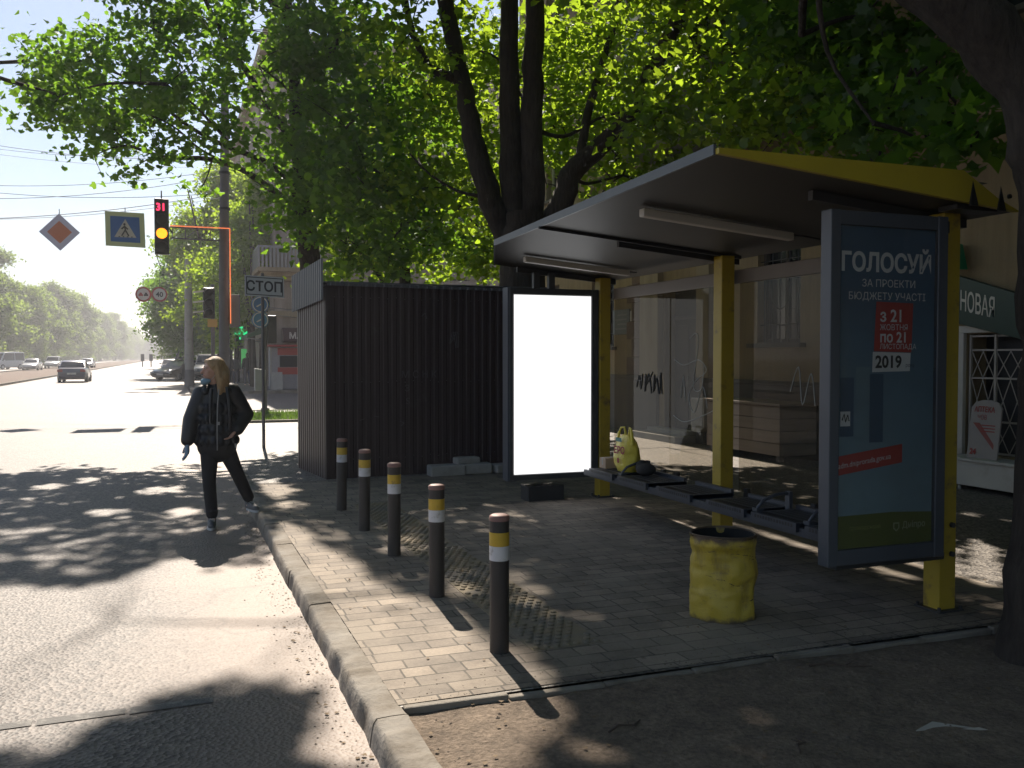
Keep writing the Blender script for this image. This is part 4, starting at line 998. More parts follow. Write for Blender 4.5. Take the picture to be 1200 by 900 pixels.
# ================================================================== POLES, SIGNS, SIGNALS, WIRES
lp = thing('lighting_pole', (1.55, 29.4, -.1), 'tall grey tram pole with glowing orange strip carrying the overhead wires', 'pole')
b = MB(); b.tube([(1.55, 29.4, -.15), (1.57, 29.4, 4), (1.66, 29.4, 10.2)], [.165, .15, .115], 16); b.build('shaft', MAT['pole'], lp, smooth=40)
b = MB(); b.cyl((1.66, 29.4, 10.2), (1.66, 29.4, 10.3), .12, .05); 
for z in (9.6, 7.2, 6.1): b.cyl((1.61, 29.4, z), (1.61, 29.4, z+.08), .165)
b.build('band', MAT['dark'], lp)
b = MB(); 
for z in (5.48, 5.15): b.tube([(1.58, 29.38, z), (.02, 29.2, z)], .022, 6)
for k in range(5): x = .1+k*.36; b.tube([(x, 29.22, 5.15), (x, 29.22, 5.48)], .014, 5); b.tube([(x, 29.22, 5.15), (x+.36, 29.25, 5.48)], .010, 5)
arm = b.build('arm', MAT['pole'], lp)
b = MB(); b.tube([(.02, 29.17, 5.515), (1.75, 29.17, 5.515)], .016, 6); b.box(1.73, 1.76, 29.16, 29.20, 2.6, 5.51); b.build('orange_strip', MAT['orange_led'], arm)
b = MB(); b.box(1.74, 2.04, 29.3, 29.6, 2.5, 3.5); b.box(1.70, 1.74, 29.4, 29.5, 2.6, 3.4); b.build('control_box', MAT['pole'], lp, bevel=.02)

def signal_head(parent, x, yc, z0, w_, h, d, secs, lit, hood=True):
    b = MB(); b.box(x-w_/2, x+w_/2, yc, yc+d, z0, z0+h); hd = b.build('housing', MAT['black'], parent, bevel=.03)
    sh_ = h/secs
    for k in range(secs):
        zc = z0 + sh_*(k+.5); r = min(sh_, w_)*.38
        m_ = lit.get(k)
        if m_ == 'skip': continue
        b = MB(); b.lathe([(r, 0), (r*.8, .03), (r*.3, .05), (.0, .052)], (0,0,0), 18, cap=False)
        b.v = [(x+p[0], yc-.004-p[2], zc+p[1]) for p in b.v]; b.build('lamp', m_ or MAT['dark'], hd, smooth=60)
        if hood:
            b = MB(); A = [math.pi*(-.05+1.1*q/10) for q in range(11)]
            v = [(x+math.cos(a)*r*1.12, yc-.002, zc+math.sin(a)*r*1.12) for a in A] + [(x+math.cos(a)*r*1.12, yc-.22, zc+math.sin(a)*r*1.12-.03) for a in A] + [(x+math.cos(a)*r*1.18, yc-.002, zc+math.sin(a)*r*1.18) for a in A] + [(x+math.cos(a)*r*1.18, yc-.22, zc+math.sin(a)*r*1.18-.03) for a in A]
            f = []
            for q in range(10): f += [(q, q+1, 12+q, 11+q), (22+q, 33+q, 34+q, 23+q), (11+q, 12+q, 34+q, 33+q)]
            b.add(v, f); b.build('hood', MAT['black'], hd)
    return hd
SX, SY, SZ0 = (-0.2, 28.4, 4.57)
tl = thing('traffic_light', (SX, SY, SZ0), 'traffic light hanging over the road with amber lamp and red countdown digits', 'traffic light')
hd = signal_head(tl, SX, SY, SZ0, .40, 1.62, .22, 4, {1: MAT['amber'], 3: 'skip'})
text('31', .30, (SX-.16, SY-.004, SZ0+1.27), (1,0,0), (0,0,1), MAT['red_led'], hd, name='countdown', bold=.006, wscale=.95)
b = MB(); b.tube([(SX, SY+.11, SZ0+1.62), (SX, SY+.11, SZ0+1.86)], .02, 6); b.tube([(SX, SY+.2, SZ0+1.1), (.1, 29.2, 5.3)], .025, 6); b.build('hanger', MAT['dark'], tl)

def D_sign(x, y_, z): return Vector((x, y_, z))
c = D_sign(*(-2.93, 28.89, 5.14)); ms = thing('priority_sign', c, 'diamond shaped white road sign with orange centre hung over the road', 'road sign')
def flatpoly(pts, cx, cy, cz, d0, d1): 
    b = MB(); b.prism(pts, lambda u, q, a: (cx+u, cy+a, cz+q), d0, d1); return b
r_ = .53; k = lambda s_: [(-s_,-.02*s_),(.02*s_,-s_),(s_,.02*s_),(-.02*s_,s_)]
flatpoly(k(r_), *c, -.02, .02).build('plate', M('flare_tinted_white', (.55,.54,.74), .5, .1), ms); flatpoly(k(.32), *c, -.026, -.021).build('centre', M('flare_tinted_orange', (.55,.20,.13), .5, .1), ms)  # lens flare is put into the plate colours as lilac and reddish tints
b = MB(); b.tube([(c.x, c.y, c.z+.5), (c.x, c.y, c.z+.66)], .012, 5); b.build('hanger', MAT['dark'], ms)
c = D_sign(*(-1.17, 28.23, 5.22)); cs = thing('crossing_sign', c, 'square blue pedestrian crossing sign with pale yellow edge hung over the road', 'road sign')
tl_ = lambda s_: [(-s_, -s_*.93), (s_*1.02, -s_*.97), (s_*.97, s_*.93), (-s_*1.02, s_*.95)]
flatpoly(tl_(.52), *c, -.02, .02).build('plate', M('pale_yellow_green', (.48,.52,.30), .5, .05), cs)
flatpoly(tl_(.385), *c, -.026, -.021).build('blue_field', M('sign_blue', (.04,.12,.36), .5, .05), cs)
flatpoly([(-.29,-.23),(.29,-.23),(0,.29)], *c, -.031, -.027).build('triangle', MAT['white'], cs)
b = MB()
for pts in ([(-.02,.10),(.0,-.02)], [(.0,-.02),(-.10,-.19)], [(.0,-.02),(.09,-.19)], [(-.02,.08),(-.10,.0)], [(-.02,.08),(.07,.0)]): b.tube([(c.x+u, c.y-.034, c.z+q) for u, q in pts], .020, 6)
ball(b, (c.x-.02, c.y-.034, c.z+.14), .032, n=8)
for q in range(4): b.box(c.x-.18+q*.11, c.x-.14+q*.11, c.y-.036, c.y-.033, c.z-.225, c.z-.20)
b.build('walker', M('sign_black', (.02,.02,.03), .5, .1), cs)
b = MB(); b.tube([(c.x, c.y, c.z+.48), (c.x, c.y, c.z+.62)], .012, 5); b.build('hanger', MAT['dark'], cs)

def round_sign(px, lab, txt):
    c = D_sign(*px); o = thing('round_sign', c, lab, 'road sign', 'round red rimmed signs over the road')
    ring = lambda r: [(r*math.cos(a*math.pi/14), r*math.sin(a*math.pi/14)) for a in range(28)]
    flatpoly(ring(.40), *c, -.02, .02).build('rim', MAT['red'], o); flatpoly(ring(.31), *c, -.026, -.021).build('face', MAT['white'], o)
    ink = M('sign_ink', (.02,.02,.02), .5, .1)
    if txt: text(txt, .36, (c.x, c.y-.029, c.z-.13), (1,0,0), (0,0,1), ink, o, align='CENTER', bold=.008)
    else:
        for xx, m_ in ((-.13, MAT['red']), (.13, ink)):
            b = MB(); b.prism([(-.11,-.09),(.11,-.09),(.11,.0),(.07,.0),(.05,.09),(-.05,.09),(-.07,.0),(-.11,.0)], lambda u, q, a: (c.x+xx+u, c.y+a, c.z+q), -.031, -.028); b.build('car_symbol', m_, o)
    b = MB(); b.tube([(c.x, c.y, c.z+.4), (c.x, c.y, c.z+.75)], .015, 5); b.build('hanger', MAT['dark'], o)
round_sign((-0.51, 51.5, 4.88), 'round speed limit sign reading 40 over the road', '40'); round_sign((-1.31, 51.8, 4.88), 'round no overtaking sign with two car symbols over the road', '')

cp = thing('concrete_pole', (.92, 51, 0), 'plain concrete pole on the kerb before the parked dark cars', 'pole')
b = MB(); b.tube([(.92, 51, -.05), (.92, 51, 6.75)], [.25, .17], 14); b.build('shaft', MAT['conc'], cp, smooth=40)
b = MB(); b.cyl((.92, 51, -.05), (.92, 51, .9), .262, .255, 14); b.build('pale_base', MAT['pole'], cp, smooth=40)
b = MB(); b.box(.55, .70, 50.9, 51.1, .4, 1.2); b.build('cable_box', MAT['dark'], cp)
# second signal on a thin post
SX2, SY2, SZ2 = (1.17, 30.56, 2.81)
t2 = thing('traffic_light', (SX2, SY2, -.1), 'dark traffic light with white visor edges on a thin post beside the tall tram pole', 'traffic light')
b = MB(); b.tube([(SX2+.12, SY2+.25, -.12), (SX2+.12, SY2+.25, SZ2+1.1)], .06, 10); b.build('post', MAT['pole'], t2)
h2 = signal_head(t2, SX2, SY2, SZ2, .36, .98, .2, 3, {})
for kz in range(3): b = MB(); b.obox((SX2-.32, SY2-.05, SZ2+.2+kz*.32), (.16, 0, .02), (0, .12, 0), (0, 0, .02)); b.build('visor', MAT['white'], h2)
b = MB(); b.box(SX2-.05, SX2+.25, SY2-.01, SY2+.02, SZ2-.28, SZ2-.03); ar = b.build('arrow_plate', M('yellow_plate', (.45,.28,.08), .5, .1), t2)
# pedestrian signal post with round signs
PXp = (2.5, 26.5)
t3 = thing('signal_post', (*PXp, -.0), 'thin grey post with blue round signs, dark signal back and a small box', 'signal post')
b = MB(); b.tube([(*PXp, 0), (*PXp, 3.4)], .065, 12); b.tube([(*PXp, 0), (*PXp, .12)], .12, 12); b.build('post', MAT['pole'], t3, smooth=40)
for z, m_ in ((3.05, M('blue_round', (.05,.13,.30), .5, .1)), (2.62, M('blue_round_low', (.06,.17,.30), .5, .1))):
    b = MB(); b.prism([(.24*math.cos(a*math.pi/12), .24*math.sin(a*math.pi/12)) for a in range(24)], lambda u, q, a: (2.38+u, 26.42+a, z+q), -.02, .02); rs = b.build('round_sign', m_, t3)
    b = MB(); b.tube([(2.38+.2*math.cos(a*math.pi/12), 26.39, z+.2*math.sin(a*math.pi/12)) for a in range(25)], .015, 5); b.tube([(2.28, 26.39, z-.06), (2.42, 26.39, z+.02), (2.44, 26.39, z+.1)], .02, 5); b.build('sign_symbol', MAT['white'], rs)
b = MB(); b.box(2.57, 2.83, 26.4, 26.65, 1.95, 2.75); sg_ = b.build('signal_back', MAT['black'], t3, bevel=.03)
for z in (2.08, 2.42): b = MB(); b.box(2.56, 2.84, 26.62, 26.85, z+.22, z+.25); b.build('visor', MAT['black'], sg_)
b = MB(); b.prism([(-.15,0),(.13,0),(.15,.34),(-.15,.36)], lambda u, q, a: (2.36+u, 26.45+a, .62+q*1.75), -.12, .12); b.build('box', M('pale_grey_box', (.27,.28,.28), .6, .2), t3, bevel=.02)
sp = thing('stop_line_sign', (1.5, 16.2, 0), 'white rectangular sign reading СТОП on a thin post at the kerb', 'road sign')
b = MB(); b.tube([(1.5, 16.2, 0), (1.50, 16.2, 3.02)], .028, 10); b.build('post', MAT['pole'], sp, smooth=40)
b = MB(); b.obox((1.53, 16.155, 2.79), (.325, -.03, -.015), (0, .01, 0), (0, 0, .175)); pl_ = b.build('plate', M('grey_white_plate', (.42,.43,.42), .5, .08), sp)
b = MB()
for (x0, z0, x1, z1) in ((-.305,-.155,.305,-.140),(-.305,.140,.305,.155),(-.305,-.139,-.290,.139),(.290,-.139,.305,.139)):
    b.add([(1.53+x, 16.140-x*.092, 2.79+z-x*.046) for x, z in ((x0,z0),(x1,z0),(x1,z1),(x0,z1))], [(0,1,2,3)])
b.build('border', M('sign_line', (.05,.05,.05), .5, .1), pl_)
text('СТОП', .235, (1.53, 16.139, 2.79-.082), (1,-.092,-.046), (0,0,1), M('sign_letter_black', (.03,.03,.03), .5, .1), pl_, align='CENTER', bold=.006, wscale=.92)
b = MB(); b.box(1.46, 1.54, 16.165, 16.23, 2.70, 2.73); b.box(1.46, 1.54, 16.165, 16.23, 2.86, 2.89); b.build('clamp', MAT['steel'], sp)
cbk = thing('concrete_stub', (2.15, 27.0, 0), 'small pale concrete stub on the kerb near the strip of grass', 'concrete stub')
b = MB(); b.lathe([(.17,0),(.16,.18),(.12,.28),(.05,.32)], (1.95, 26.7, 0), 14); b.build('stub', MAT['conc'], cbk, smooth=40)

def wire(p0, p1, sag, lab, r=.009):
    p0, p1 = Vector(p0), Vector(p1); pts = [p0.lerp(p1, k/24) - Vector((0,0,sag*4*(k/24)*(1-k/24))) for k in range(25)]
    b = MB(); b.tube(pts, r, 5); return tag(b.build('overhead_wire', MAT['wire']), lab, 'wire', 'overhead wires across the road')
WL = 'overhead wire stretched across the road high in the pale sky'
hp = lambda z: (1.58+.009*z, 29.35, z)
# span wire that carries the signs, and its companion
sgz = (-1.16, 28.23, 5.7); slz = (-4.52, 29.49, 5.63); 
wire((1.62, 29.3, 6.62), (-10, 31.6, 5.65), .42, 'thick overhead span wire carrying the diamond and crossing signs', .011)
wire((1.62, 29.35, 6.5), (-12, 31.5, 6.0), .65, 'thin slack wire just under the span wire above the road signs', .007)
for (a0, a1, l) in ((((1.49, 28.3, 7.45), (-6.75, 34.61, 8.82)) + ('upper overhead wire passing behind the leafy limb at the left',)), (((-0.08, 42.78, 10.38), (-9.0, 46.15, 11.01)) + ('overhead wire just under the uppermost one at the left',)), (((1.09, 47.68, 10.94), (-9.46, 48.46, 11.25)) + ('thin overhead wire sloping down from the left edge toward the tree',)),
       (((1.52, 31.49, 7.71), (-6.78, 34.62, 7.29)) + ('overhead wire midway between the leafy limb and the signs',)), (((1.56, 28.8, 7.07), (-6.22, 31.74, 6.38)) + ('dark sloping overhead wire rising to the tall pole',)), (((1.55, 28.81, 6.53), (-7.46, 38.09, 7.73)) + ('faint level overhead wire above the crossing sign',))):
    wire(a0, a1, .25, l)
for k, (z0, z1) in enumerate(((2.62, 2.55), (2.3, 2.2))):
    wire((2.5, 26.5, 3.0-k*.2), (14, 30, 2.9-k*.3), .25, ('thin wire running right from the signal post behind the kiosk', 'lower thin wire running right from the signal post behind the kiosk')[k], .008)
# far signals at the end of the road
for i, (px, l) in enumerate((((-4.35, 161.97, 1.16), 'tiny far traffic signal at the end of the road, left one'), ((-3.02, 161.47, 1.16), 'tiny far traffic signal at the end of the road, right one'))):
    b = MB(); b.cyl((px[0], px[1], -.1), (px[0], px[1], px[2]+.6), .09); b.box(px[0]-.28, px[0]+.28, px[1]-.2, px[1]+.1, px[2]-.3, px[2]+.85)
    tag(b.build('traffic_light', MAT['dark']), l, 'traffic light')

# ================================================================== VEHICLES
def car(label, cat, paint, kind='sedan', name='parked_car'):
    """front towards +Y, centred, standing on z=0"""
    t = thing(name, (0, 0, 0), label, cat)
    if kind == 'sedan':   L, W, prof, roof = 4.5, 1.78, [(-2.25,.45,.70),(-2.22,.28,.92),(-1.55,.20,1.0),(-.9,.2,.98),(.7,.2,.93),(1.0,.2,.92),(1.9,.22,.80),(2.2,.28,.68),(2.25,.42,.55)], [(-1.75,.98),(-1.1,1.40),(-.3,1.46),(.25,1.43),(1.15,.93)]
    elif kind == 'suv':   L, W, prof, roof = 4.6, 1.9, [(-2.3,.5,.85),(-2.27,.35,1.08),(-1.55,.3,1.12),(-.9,.3,1.12),(.7,.3,1.08),(1.1,.3,1.06),(1.95,.32,.95),(2.25,.38,.8),(2.3,.5,.62)], [(-2.2,1.10),(-2.0,1.68),(-.5,1.78),(.35,1.72),(1.15,1.07)]
    else:                 L, W, prof, roof = 5.4, 1.98, [(-2.7,.45,1.1),(-2.68,.32,1.25),(-2.0,.3,1.27),(-1,.3,1.27),(1.2,.3,1.22),(1.7,.3,1.15),(2.3,.32,1.02),(2.62,.36,.9),(2.7,.5,.65)], [(-2.68,1.26),(-2.62,2.28),(-.5,2.36),(1.0,2.28),(1.95,1.12)]
    hw = W/2; b = MB(); v = []; f = []
    for i, (yy, z0, z1) in enumerate(prof):
        e = 1 - .10*max(0, (abs(yy)/(L/2)-.72)/.28)
        h = hw*e
        ring = [(-h*.86, z0), (-h*.97, z0+.10), (-h, (z0+z1)/2), (-h*.97, z1-.07), (-h*.86, z1), (h*.86, z1), (h*.97, z1-.07), (h, (z0+z1)/2), (h*.97, z0+.10), (h*.86, z0)]
        v += [(x, yy, z) for x, z in ring]
    m = 10
    for i in range(len(prof)-1):
        for k in range(m): a, c_ = i*m+k, i*m+(k+1)%m; f.append((a, c_, c_+m, a+m))
    f.append(tuple(range(m-1,-1,-1))); f.append(tuple(range((len(prof)-1)*m, len(prof)*m)))
    b.add(v, f); body = b.build('body', paint, t, smooth=35)
    # cabin
    b = MB(); v = []; f = []; tum = .80; bw = .90
    base = min(roof[0][1], roof[-1][1])
    st = [(roof[0][0], roof[0][1], bw), (roof[1][0], roof[1][1], tum), (roof[2][0], roof[2][1], tum), (roof[3][0], roof[3][1], tum), (roof[4][0], roof[4][1], bw)]
    for yy, z, w_ in st:
        zb = base-.06
        v += [(-hw*.90, yy, zb), (-hw*w_, yy, z-.03), (-hw*w_*.9, yy, z), (hw*w_*.9, yy, z), (hw*w_, yy, z-.03), (hw*.90, yy, zb)]
    for i in range(4):
        for k in range(5): a = i*6+k; f.append((a, a+1, a+7, a+6))
    f.append(tuple(range(5,-1,-1))); f.append(tuple(range(24, 30)))
    b.add(v, f); cabin = b.build('cabin', paint, t, smooth=30)
    # glazing a few millimetres proud
    def glaze(nm, quad, lift):
        b = MB(); b.add([Vector(q)+Vector(lift) for q in quad], [(0,1,2,3)]); b.build(nm, MAT['cglass'], cabin)
    def lerp(p, q, t_): return tuple(p[i]+(q[i]-p[i])*t_ for i in range(3))
    a, c_ = st[0], st[1]
    lo, hi = (a[0], a[1]), (c_[0], c_[1])
    def wnd(A, B, wA, wB, up): 
        y0, z0 = A; y1, z1 = B
        P0, P1 = (y0+(y1-y0)*.12, z0+(z1-z0)*.12), (y0+(y1-y0)*.86, z0+(z1-z0)*.86)
        return [(-hw*wA*.92, P0[0], P0[1]), (hw*wA*.92, P0[0], P0[1]), (hw*wB*.90, P1[0], P1[1]), (-hw*wB*.90, P1[0], P1[1])]
    glaze('rear_window', wnd(lo, hi, bw, tum, 1), (0, -.012, .012))
    glaze('windscreen', wnd((st[4][0], st[4][1]), (st[3][0], st[3][1]), bw, tum, 1), (0, .012, .012))
    for s_ in (-1, 1):
        zb = base+.02; zt = min(st[1][1], st[3][1])-.10
        def sx_(z): return s_*(hw*.90 + (hw*tum-hw*.90)*((z-(base-.06))/((zt+.07)-(base-.06)))+.012)
        yb0, yb1 = st[0][0]+(st[1][0]-st[0][0])*.25+.06, st[4][0]-(st[4][0]-st[3][0])*.2-.1
        yt0, yt1 = st[1][0]+.10, st[3][0]-.02
        mid = (yt0+yt1)/2
        parts_ = ((yb0, mid-.04, yt0, mid-.04), (mid+.04, yb1, mid+.04, yt1))
        for p0, p1, q0, q1 in parts_: glaze('side_window', [(sx_(zb), p0, zb), (sx_(zb), p1, zb), (sx_(zt), q1, zt), (sx_(zt), q0, zt)], (0,0,0))
    wr = .31 if kind == 'sedan' else .36
    ax = L*.30
    for s_ in (-1, 1):
        for yy in (-ax, ax):
            w_ = MB(); w_.lathe([(wr*.62, -.09), (wr*.94, -.10), (wr, -.07), (wr, .07), (wr*.94, .10), (wr*.62, .09)], n=22)
            w_.v = [(s_*(hw-.085)+p[2], yy+p[0], wr+p[1]) for p in w_.v]; wh = w_.build('wheel', MAT['tyre'], t, smooth=40)
            w_ = MB(); w_.lathe([(wr*.60, -.02), (wr*.60, .02), (.05, .045)], n=14); w_.v = [(s_*(hw+.0)+p[2]*s_, yy+p[0], wr+p[1]) for p in w_.v]; w_.build('rim', MAT['rim'], wh, smooth=40)
        zf, zr = (prof[-2][1]+prof[-2][2])/2+.05, (prof[0][1]+prof[0][2])/2+.18
        hl = MB(); hl.box(s_*hw*.78-.16, s_*hw*.78+.16, L/2-.16, L/2-.015, zf-.03, zf+.12); hl.build('headlight', M('headlamp', (.5,.5,.5), .15, .05), t, bevel=.02)
        tl_ = MB(); tl_.box(s_*hw*.76-.17, s_*hw*.76+.15, -L/2-.012, -L/2+.15, zr-.06, zr+.12); tl_.build('tail_light', M('tail_lamp', (.25,.02,.02), .25, .05), t, bevel=.02)
        mi = MB(); mi.box(s_*(hw+.10)-.09, s_*(hw+.10)+.09, roof[4][0]-.55, roof[4][0]-.45, base+.02, base+.16); mi.build('mirror', paint, t, bevel=.03)
    p_ = MB(); p_.box(-.27, .27, -L/2-.02, -L/2-.004, prof[0][1]+.08, prof[0][1]+.20); p_.build('number_plate', MAT['white'], t)
    p_ = MB(); p_.box(-.27, .27, L/2-.002, L/2+.016, prof[-1][1]-.02, prof[-1][1]+.10); p_.build('number_plate', MAT['white'], t)
    p_ = MB(); p_.box(-hw*.86, hw*.86, -L/2-.03, -L/2+.1, prof[0][1]-.08, prof[0][1]+.06); p_.build('rear_bumper', paint, t, bevel=.03)
    p_ = MB(); p_.box(-hw*.80, hw*.80, L/2-.16, L/2+.012, prof[-1][1]-.12, prof[-1][1]-.021); p_.build('front_bumper', MAT['black'], t, bevel=.02)
    return t
def paint(name, col): return M(name, col, .28, .05, 3, coat=.6)
def put(o, loc, deg): o.location = loc; o.rotation_euler = (0, 0, R(deg))
put(car('dark violet saloon car driving away on the sunlit road', 'car', paint('violet_paint', (.035,.030,.065)), 'sedan', 'moving_car'), (-6.05, 67.58, -0.12), 0)
put(car('white saloon car coming along the far carriageway beside the white minibus', 'car', paint('white_car_paint', (.55,.55,.55)), 'sedan', 'moving_car'), (-16.11, 126.51, -0.12), 178)
put(car('white off road car on the far carriageway between white saloon and violet car', 'car', paint('white_suv_paint', (.5,.5,.5)), 'suv', 'moving_car'), (-15.57, 143.52, -0.12), 178)
put(car('white minibus cut by the left edge on the far carriageway', 'minibus', paint('minibus_paint', (.5,.52,.55)), 'van', 'minibus'), (-20.58, 136.23, -0.12), 150)
put(car('small silver car far away behind the violet saloon', 'car', paint('silver_paint', (.4,.4,.42)), 'sedan', 'moving_car'), (-11.87, 152.72, -0.12), 178)
put(car('black saloon car parked at the right kerb beside the concrete pole', 'car', paint('black_paint', (.012,.013,.016)), 'sedan'), (.75, 68.5, -.10), 140)
put(car('dark green estate car parked just right of the concrete pole', 'car', paint('dark_green_paint', (.010,.020,.018)), 'suv'), (2.55, 66, -.01), 172)
put(car('tall grey van parked behind the black saloon car', 'van', paint('grey_van_paint', (.33,.33,.34)), 'van', 'parked_van'), (1.6, 84, -.01), 165)
put(car('small dark car parked far along the right kerb beyond the grey van', 'car', paint('dark_car_paint', (.03,.03,.035)), 'sedan'), (.0, 102, -.12), 178)

# ================================================================== PEOPLE
def woman():
    W0 = Vector((.37, 9.42, -.12))
    t = thing('person', W0, 'woman in black jacket and trousers stepping off the kerb, face turned to the road', 'person')
    V = lambda x, y_, z: (W0.x + x, W0.y + y_, W0.z + z)
    # ---- body: legs, torso, arms, neck and head as one surface
    b = MB()
    cap(b, V(.045,.05,.86), V(.06,.05,1.02), .135, .125, .78); cap(b, V(.06,.05,1.02), V(.055,.045,1.32), .125, .14, .72)
    cap(b, V(-.07,.05,1.345), V(.19,.05,1.36), .06, .06)
    cap(b, V(-.02,.045,.84), V(-.025,.0,.47), .085, .052); cap(b, V(-.025,.0,.47), V(0,.05,.08), .052, .034)
    cap(b, V(.12,.06,.84), V(.235,.08,.55), .085, .053); cap(b, V(.235,.08,.55), V(.37,.20,.24), .053, .036)
    cap(b, V(0,.06,.05), V(-.01,-.10,.035), .035, .028); cap(b, V(.37,.21,.17), V(.42,.06,.15), .034, .028)
    cap(b, V(-.10,.05,1.33), V(-.19,.03,1.08), .05, .04); cap(b, V(-.19,.03,1.08), V(-.225,-.03,.86), .04, .028)
    cap(b, V(.22,.05,1.34), V(.335,.08,1.12), .05, .04); cap(b, V(.335,.08,1.12), V(.24,-.06,.98), .04, .03)
    cap(b, V(.04,.04,1.36), V(.025,.02,1.47), .055, .05)
    H0 = Vector(V(.012, .01, 1.565)); rot = Matrix.Rotation(R(-68), 3, 'Z')   # face looks towards -X (road)
    hp_ = lambda x, y_, z: H0 + rot @ Vector((x, y_, z))                       # local face direction is -Y
    ball(b, hp_(0, .012, .025), (.072, .088, .088), rot); ball(b, hp_(0, -.022, -.035), (.056, .062, .072), rot); ball(b, hp_(0, -.048, -.080), (.027, .026, .022), rot)
    cap(b, hp_(0, -.086, .012), hp_(0, -.108, -.022), .010, .014); ball(b, hp_(0, -.078, -.056), (.024, .012, .010), rot)
    for s_ in (-1, 1):
        ball(b, hp_(s_*.030, -.078, .022), (.017, .008, .007), rot); ball(b, hp_(s_*.072, .012, -.008), (.010, .020, .030), rot); ball(b, hp_(s_*.036, -.06, -.02), (.022, .02, .02), rot)
    # hands
    def hand(w_, d, side, up):
        w_, d, side = Vector(w_), Vector(d).normalized(), Vector(side).normalized(); nn = d.cross(side)
        cap(b, w_, w_+d*.075, .026, .034, .5, nn)
        for k, (o_, L_) in enumerate(((-.027,.062),(-.009,.072),(.009,.068),(.026,.052))):
            r_ = w_+d*.085+side*o_; m_ = r_+d*L_*.55+nn*.010; cap(b, r_, m_, .0095, .0088); cap(b, m_, m_+d*L_*.42+nn*.022, .0088, .0075)
        r_ = w_+d*.025-side*.028; m_ = r_-side*.026+d*.028+nn*.01; cap(b, r_, m_, .012, .010); cap(b, m_, m_+d*.030+nn*.01, .010, .008)
    hand(V(-.226,-.035,.85), (-.04,-.12,-1), (.25,-1,.1), 0); hand(V(.235,-.065,.975), (-.6,-.3,-.7), (.3,-1,.1), 0)
    remesh(b, 'body', MAT['skin'], t, .0085, 3)
    # eyes, brows, lips
    e = MB()
    for s_ in (-1, 1): ball(e, hp_(s_*.030, -.0815, .020), (.012, .006, .006), rot, 8)
    e.build('eye', M('eye_white', (.5,.48,.45), .3, .05), t, smooth=80)
    e = MB()
    for s_ in (-1, 1):
        ball(e, hp_(s_*.030, -.0868, .020), (.0055, .003, .0055), rot, 8); e.tube([hp_(s_*.015, -.090, .040), hp_(s_*.032, -.0875, .045), hp_(s_*.05, -.078, .039)], .004, 5)
    e.build('brow', M('brow', (.09,.05,.03), .7, .1), t)
    e = MB(); e.tube([hp_(-.022, -.084, -.054), hp_(0, -.091, -.052), hp_(.022, -.084, -.054)], [.003, .005, .003], 6); e.build('lips', M('lips', (.38,.12,.10), .5, .1), t)
    # ---- hair: shoulder length, away from the face
    b = MB(); ball(b, hp_(0, .035, .048), (.098, .100, .092), rot); ball(b, hp_(0, .075, -.02), (.100, .085, .12), rot)
    for s_ in (-1, 1):
        cap(b, hp_(s_*.062, .02, .05), hp_(s_*.090, .05, -.13), .036, .042); cap(b, hp_(s_*.03, -.035, .085), hp_(s_*.070, -.02, .04), .028, .020)
        cap(b, hp_(s_*.092, .05, -.10), hp_(s_*.085, .04, -.225), .044, .024)
    cap(b, hp_(0, .09, -.05), hp_(.0, .085, -.215), .07, .045)
    cap(b, hp_(0, .085, -.02), hp_(0, .10, -.20), .095, .075)
    for s_ in (-1, 1): cap(b, hp_(s_*.065, .085, -.06), hp_(s_*.06, .085, -.20), .065, .05)
    for k in range(22):
        a = rng.uniform(-2.0, 2.0); p = hp_(math.sin(a)*.085, .04+math.cos(a)*.06, rng.uniform(-.08, .02)); q = p + rot @ Vector((rng.uniform(-.015,.015), rng.uniform(-.0,.02), rng.uniform(-.12,-.19))); cap(b, p, q, .018, .007)
    remesh(b, 'hair', MAT['hair'], t, .008, 2)
    # ---- mask pulled under the chin
    b = MB()
    pts = [hp_(.062*math.sin(a), -.020-.062*math.cos(a), -.098-.012*math.cos(a)) for a in [(-1.25+2.5*k/10) for k in range(11)]]
    b.tube(pts, [.012,.022,.028,.030,.032,.033,.032,.030,.028,.022,.012], 8); b.build('face_mask', MAT['maskb'], t, smooth=60)
    b = MB(); 
    for s_ in (-1, 1): b.tube([hp_(s_*.060,-.035,-.09), hp_(s_*.078,-.005,-.05), hp_(s_*.080,.02,-.01)], .0025, 5)
    b.build('mask_strap', MAT['white'], t)
    # ---- jacket
    b = MB()
    cap(b, V(.055,.045,.90), V(.055,.045,1.10), .205, .190, .70); cap(b, V(.055,.045,1.10), V(.06,.045,1.30), .190, .165, .72)
    cap(b, V(-.065,.05,1.335), V(.19,.05,1.35), .088, .092); cap(b, V(.055,.045,.84), V(.055,.045,.95), .200, .208, .70)
    cap(b, V(-.085,.05,1.335), V(-.185,.03,1.08), .088, .082); cap(b, V(-.185,.03,1.08), V(-.222,-.02,.885), .082, .066)
    cap(b, V(.205,.05,1.345), V(.335,.08,1.12), .090, .080); cap(b, V(.335,.08,1.12), V(.245,-.04,.985), .080, .070)
    cap(b, V(-.02,.05,1.39), V(.11,.06,1.395), .062, .062)
    for zz in (1.24, 1.13, 1.02, .91): # quilting rolls
        for q in range(18):
            a = 2*math.pi*q/18; rr = .187 if zz > 1.2 else .202
            ball(b, V(.055+math.cos(a)*rr*.98, .045+math.sin(a)*rr*.70, zz-.045), (.024, .022, .043), n=7)
    j = remesh(b, 'jacket', MAT['jacket'], t, .011, 3)
    b = MB(); b.tube([V(.07,-.105,1.38), V(.055,-.112,1.20), V(.05,-.118,1.0), V(.05,-.112,.78)], .006, 6); b.build('zip', MAT['steel'], j)
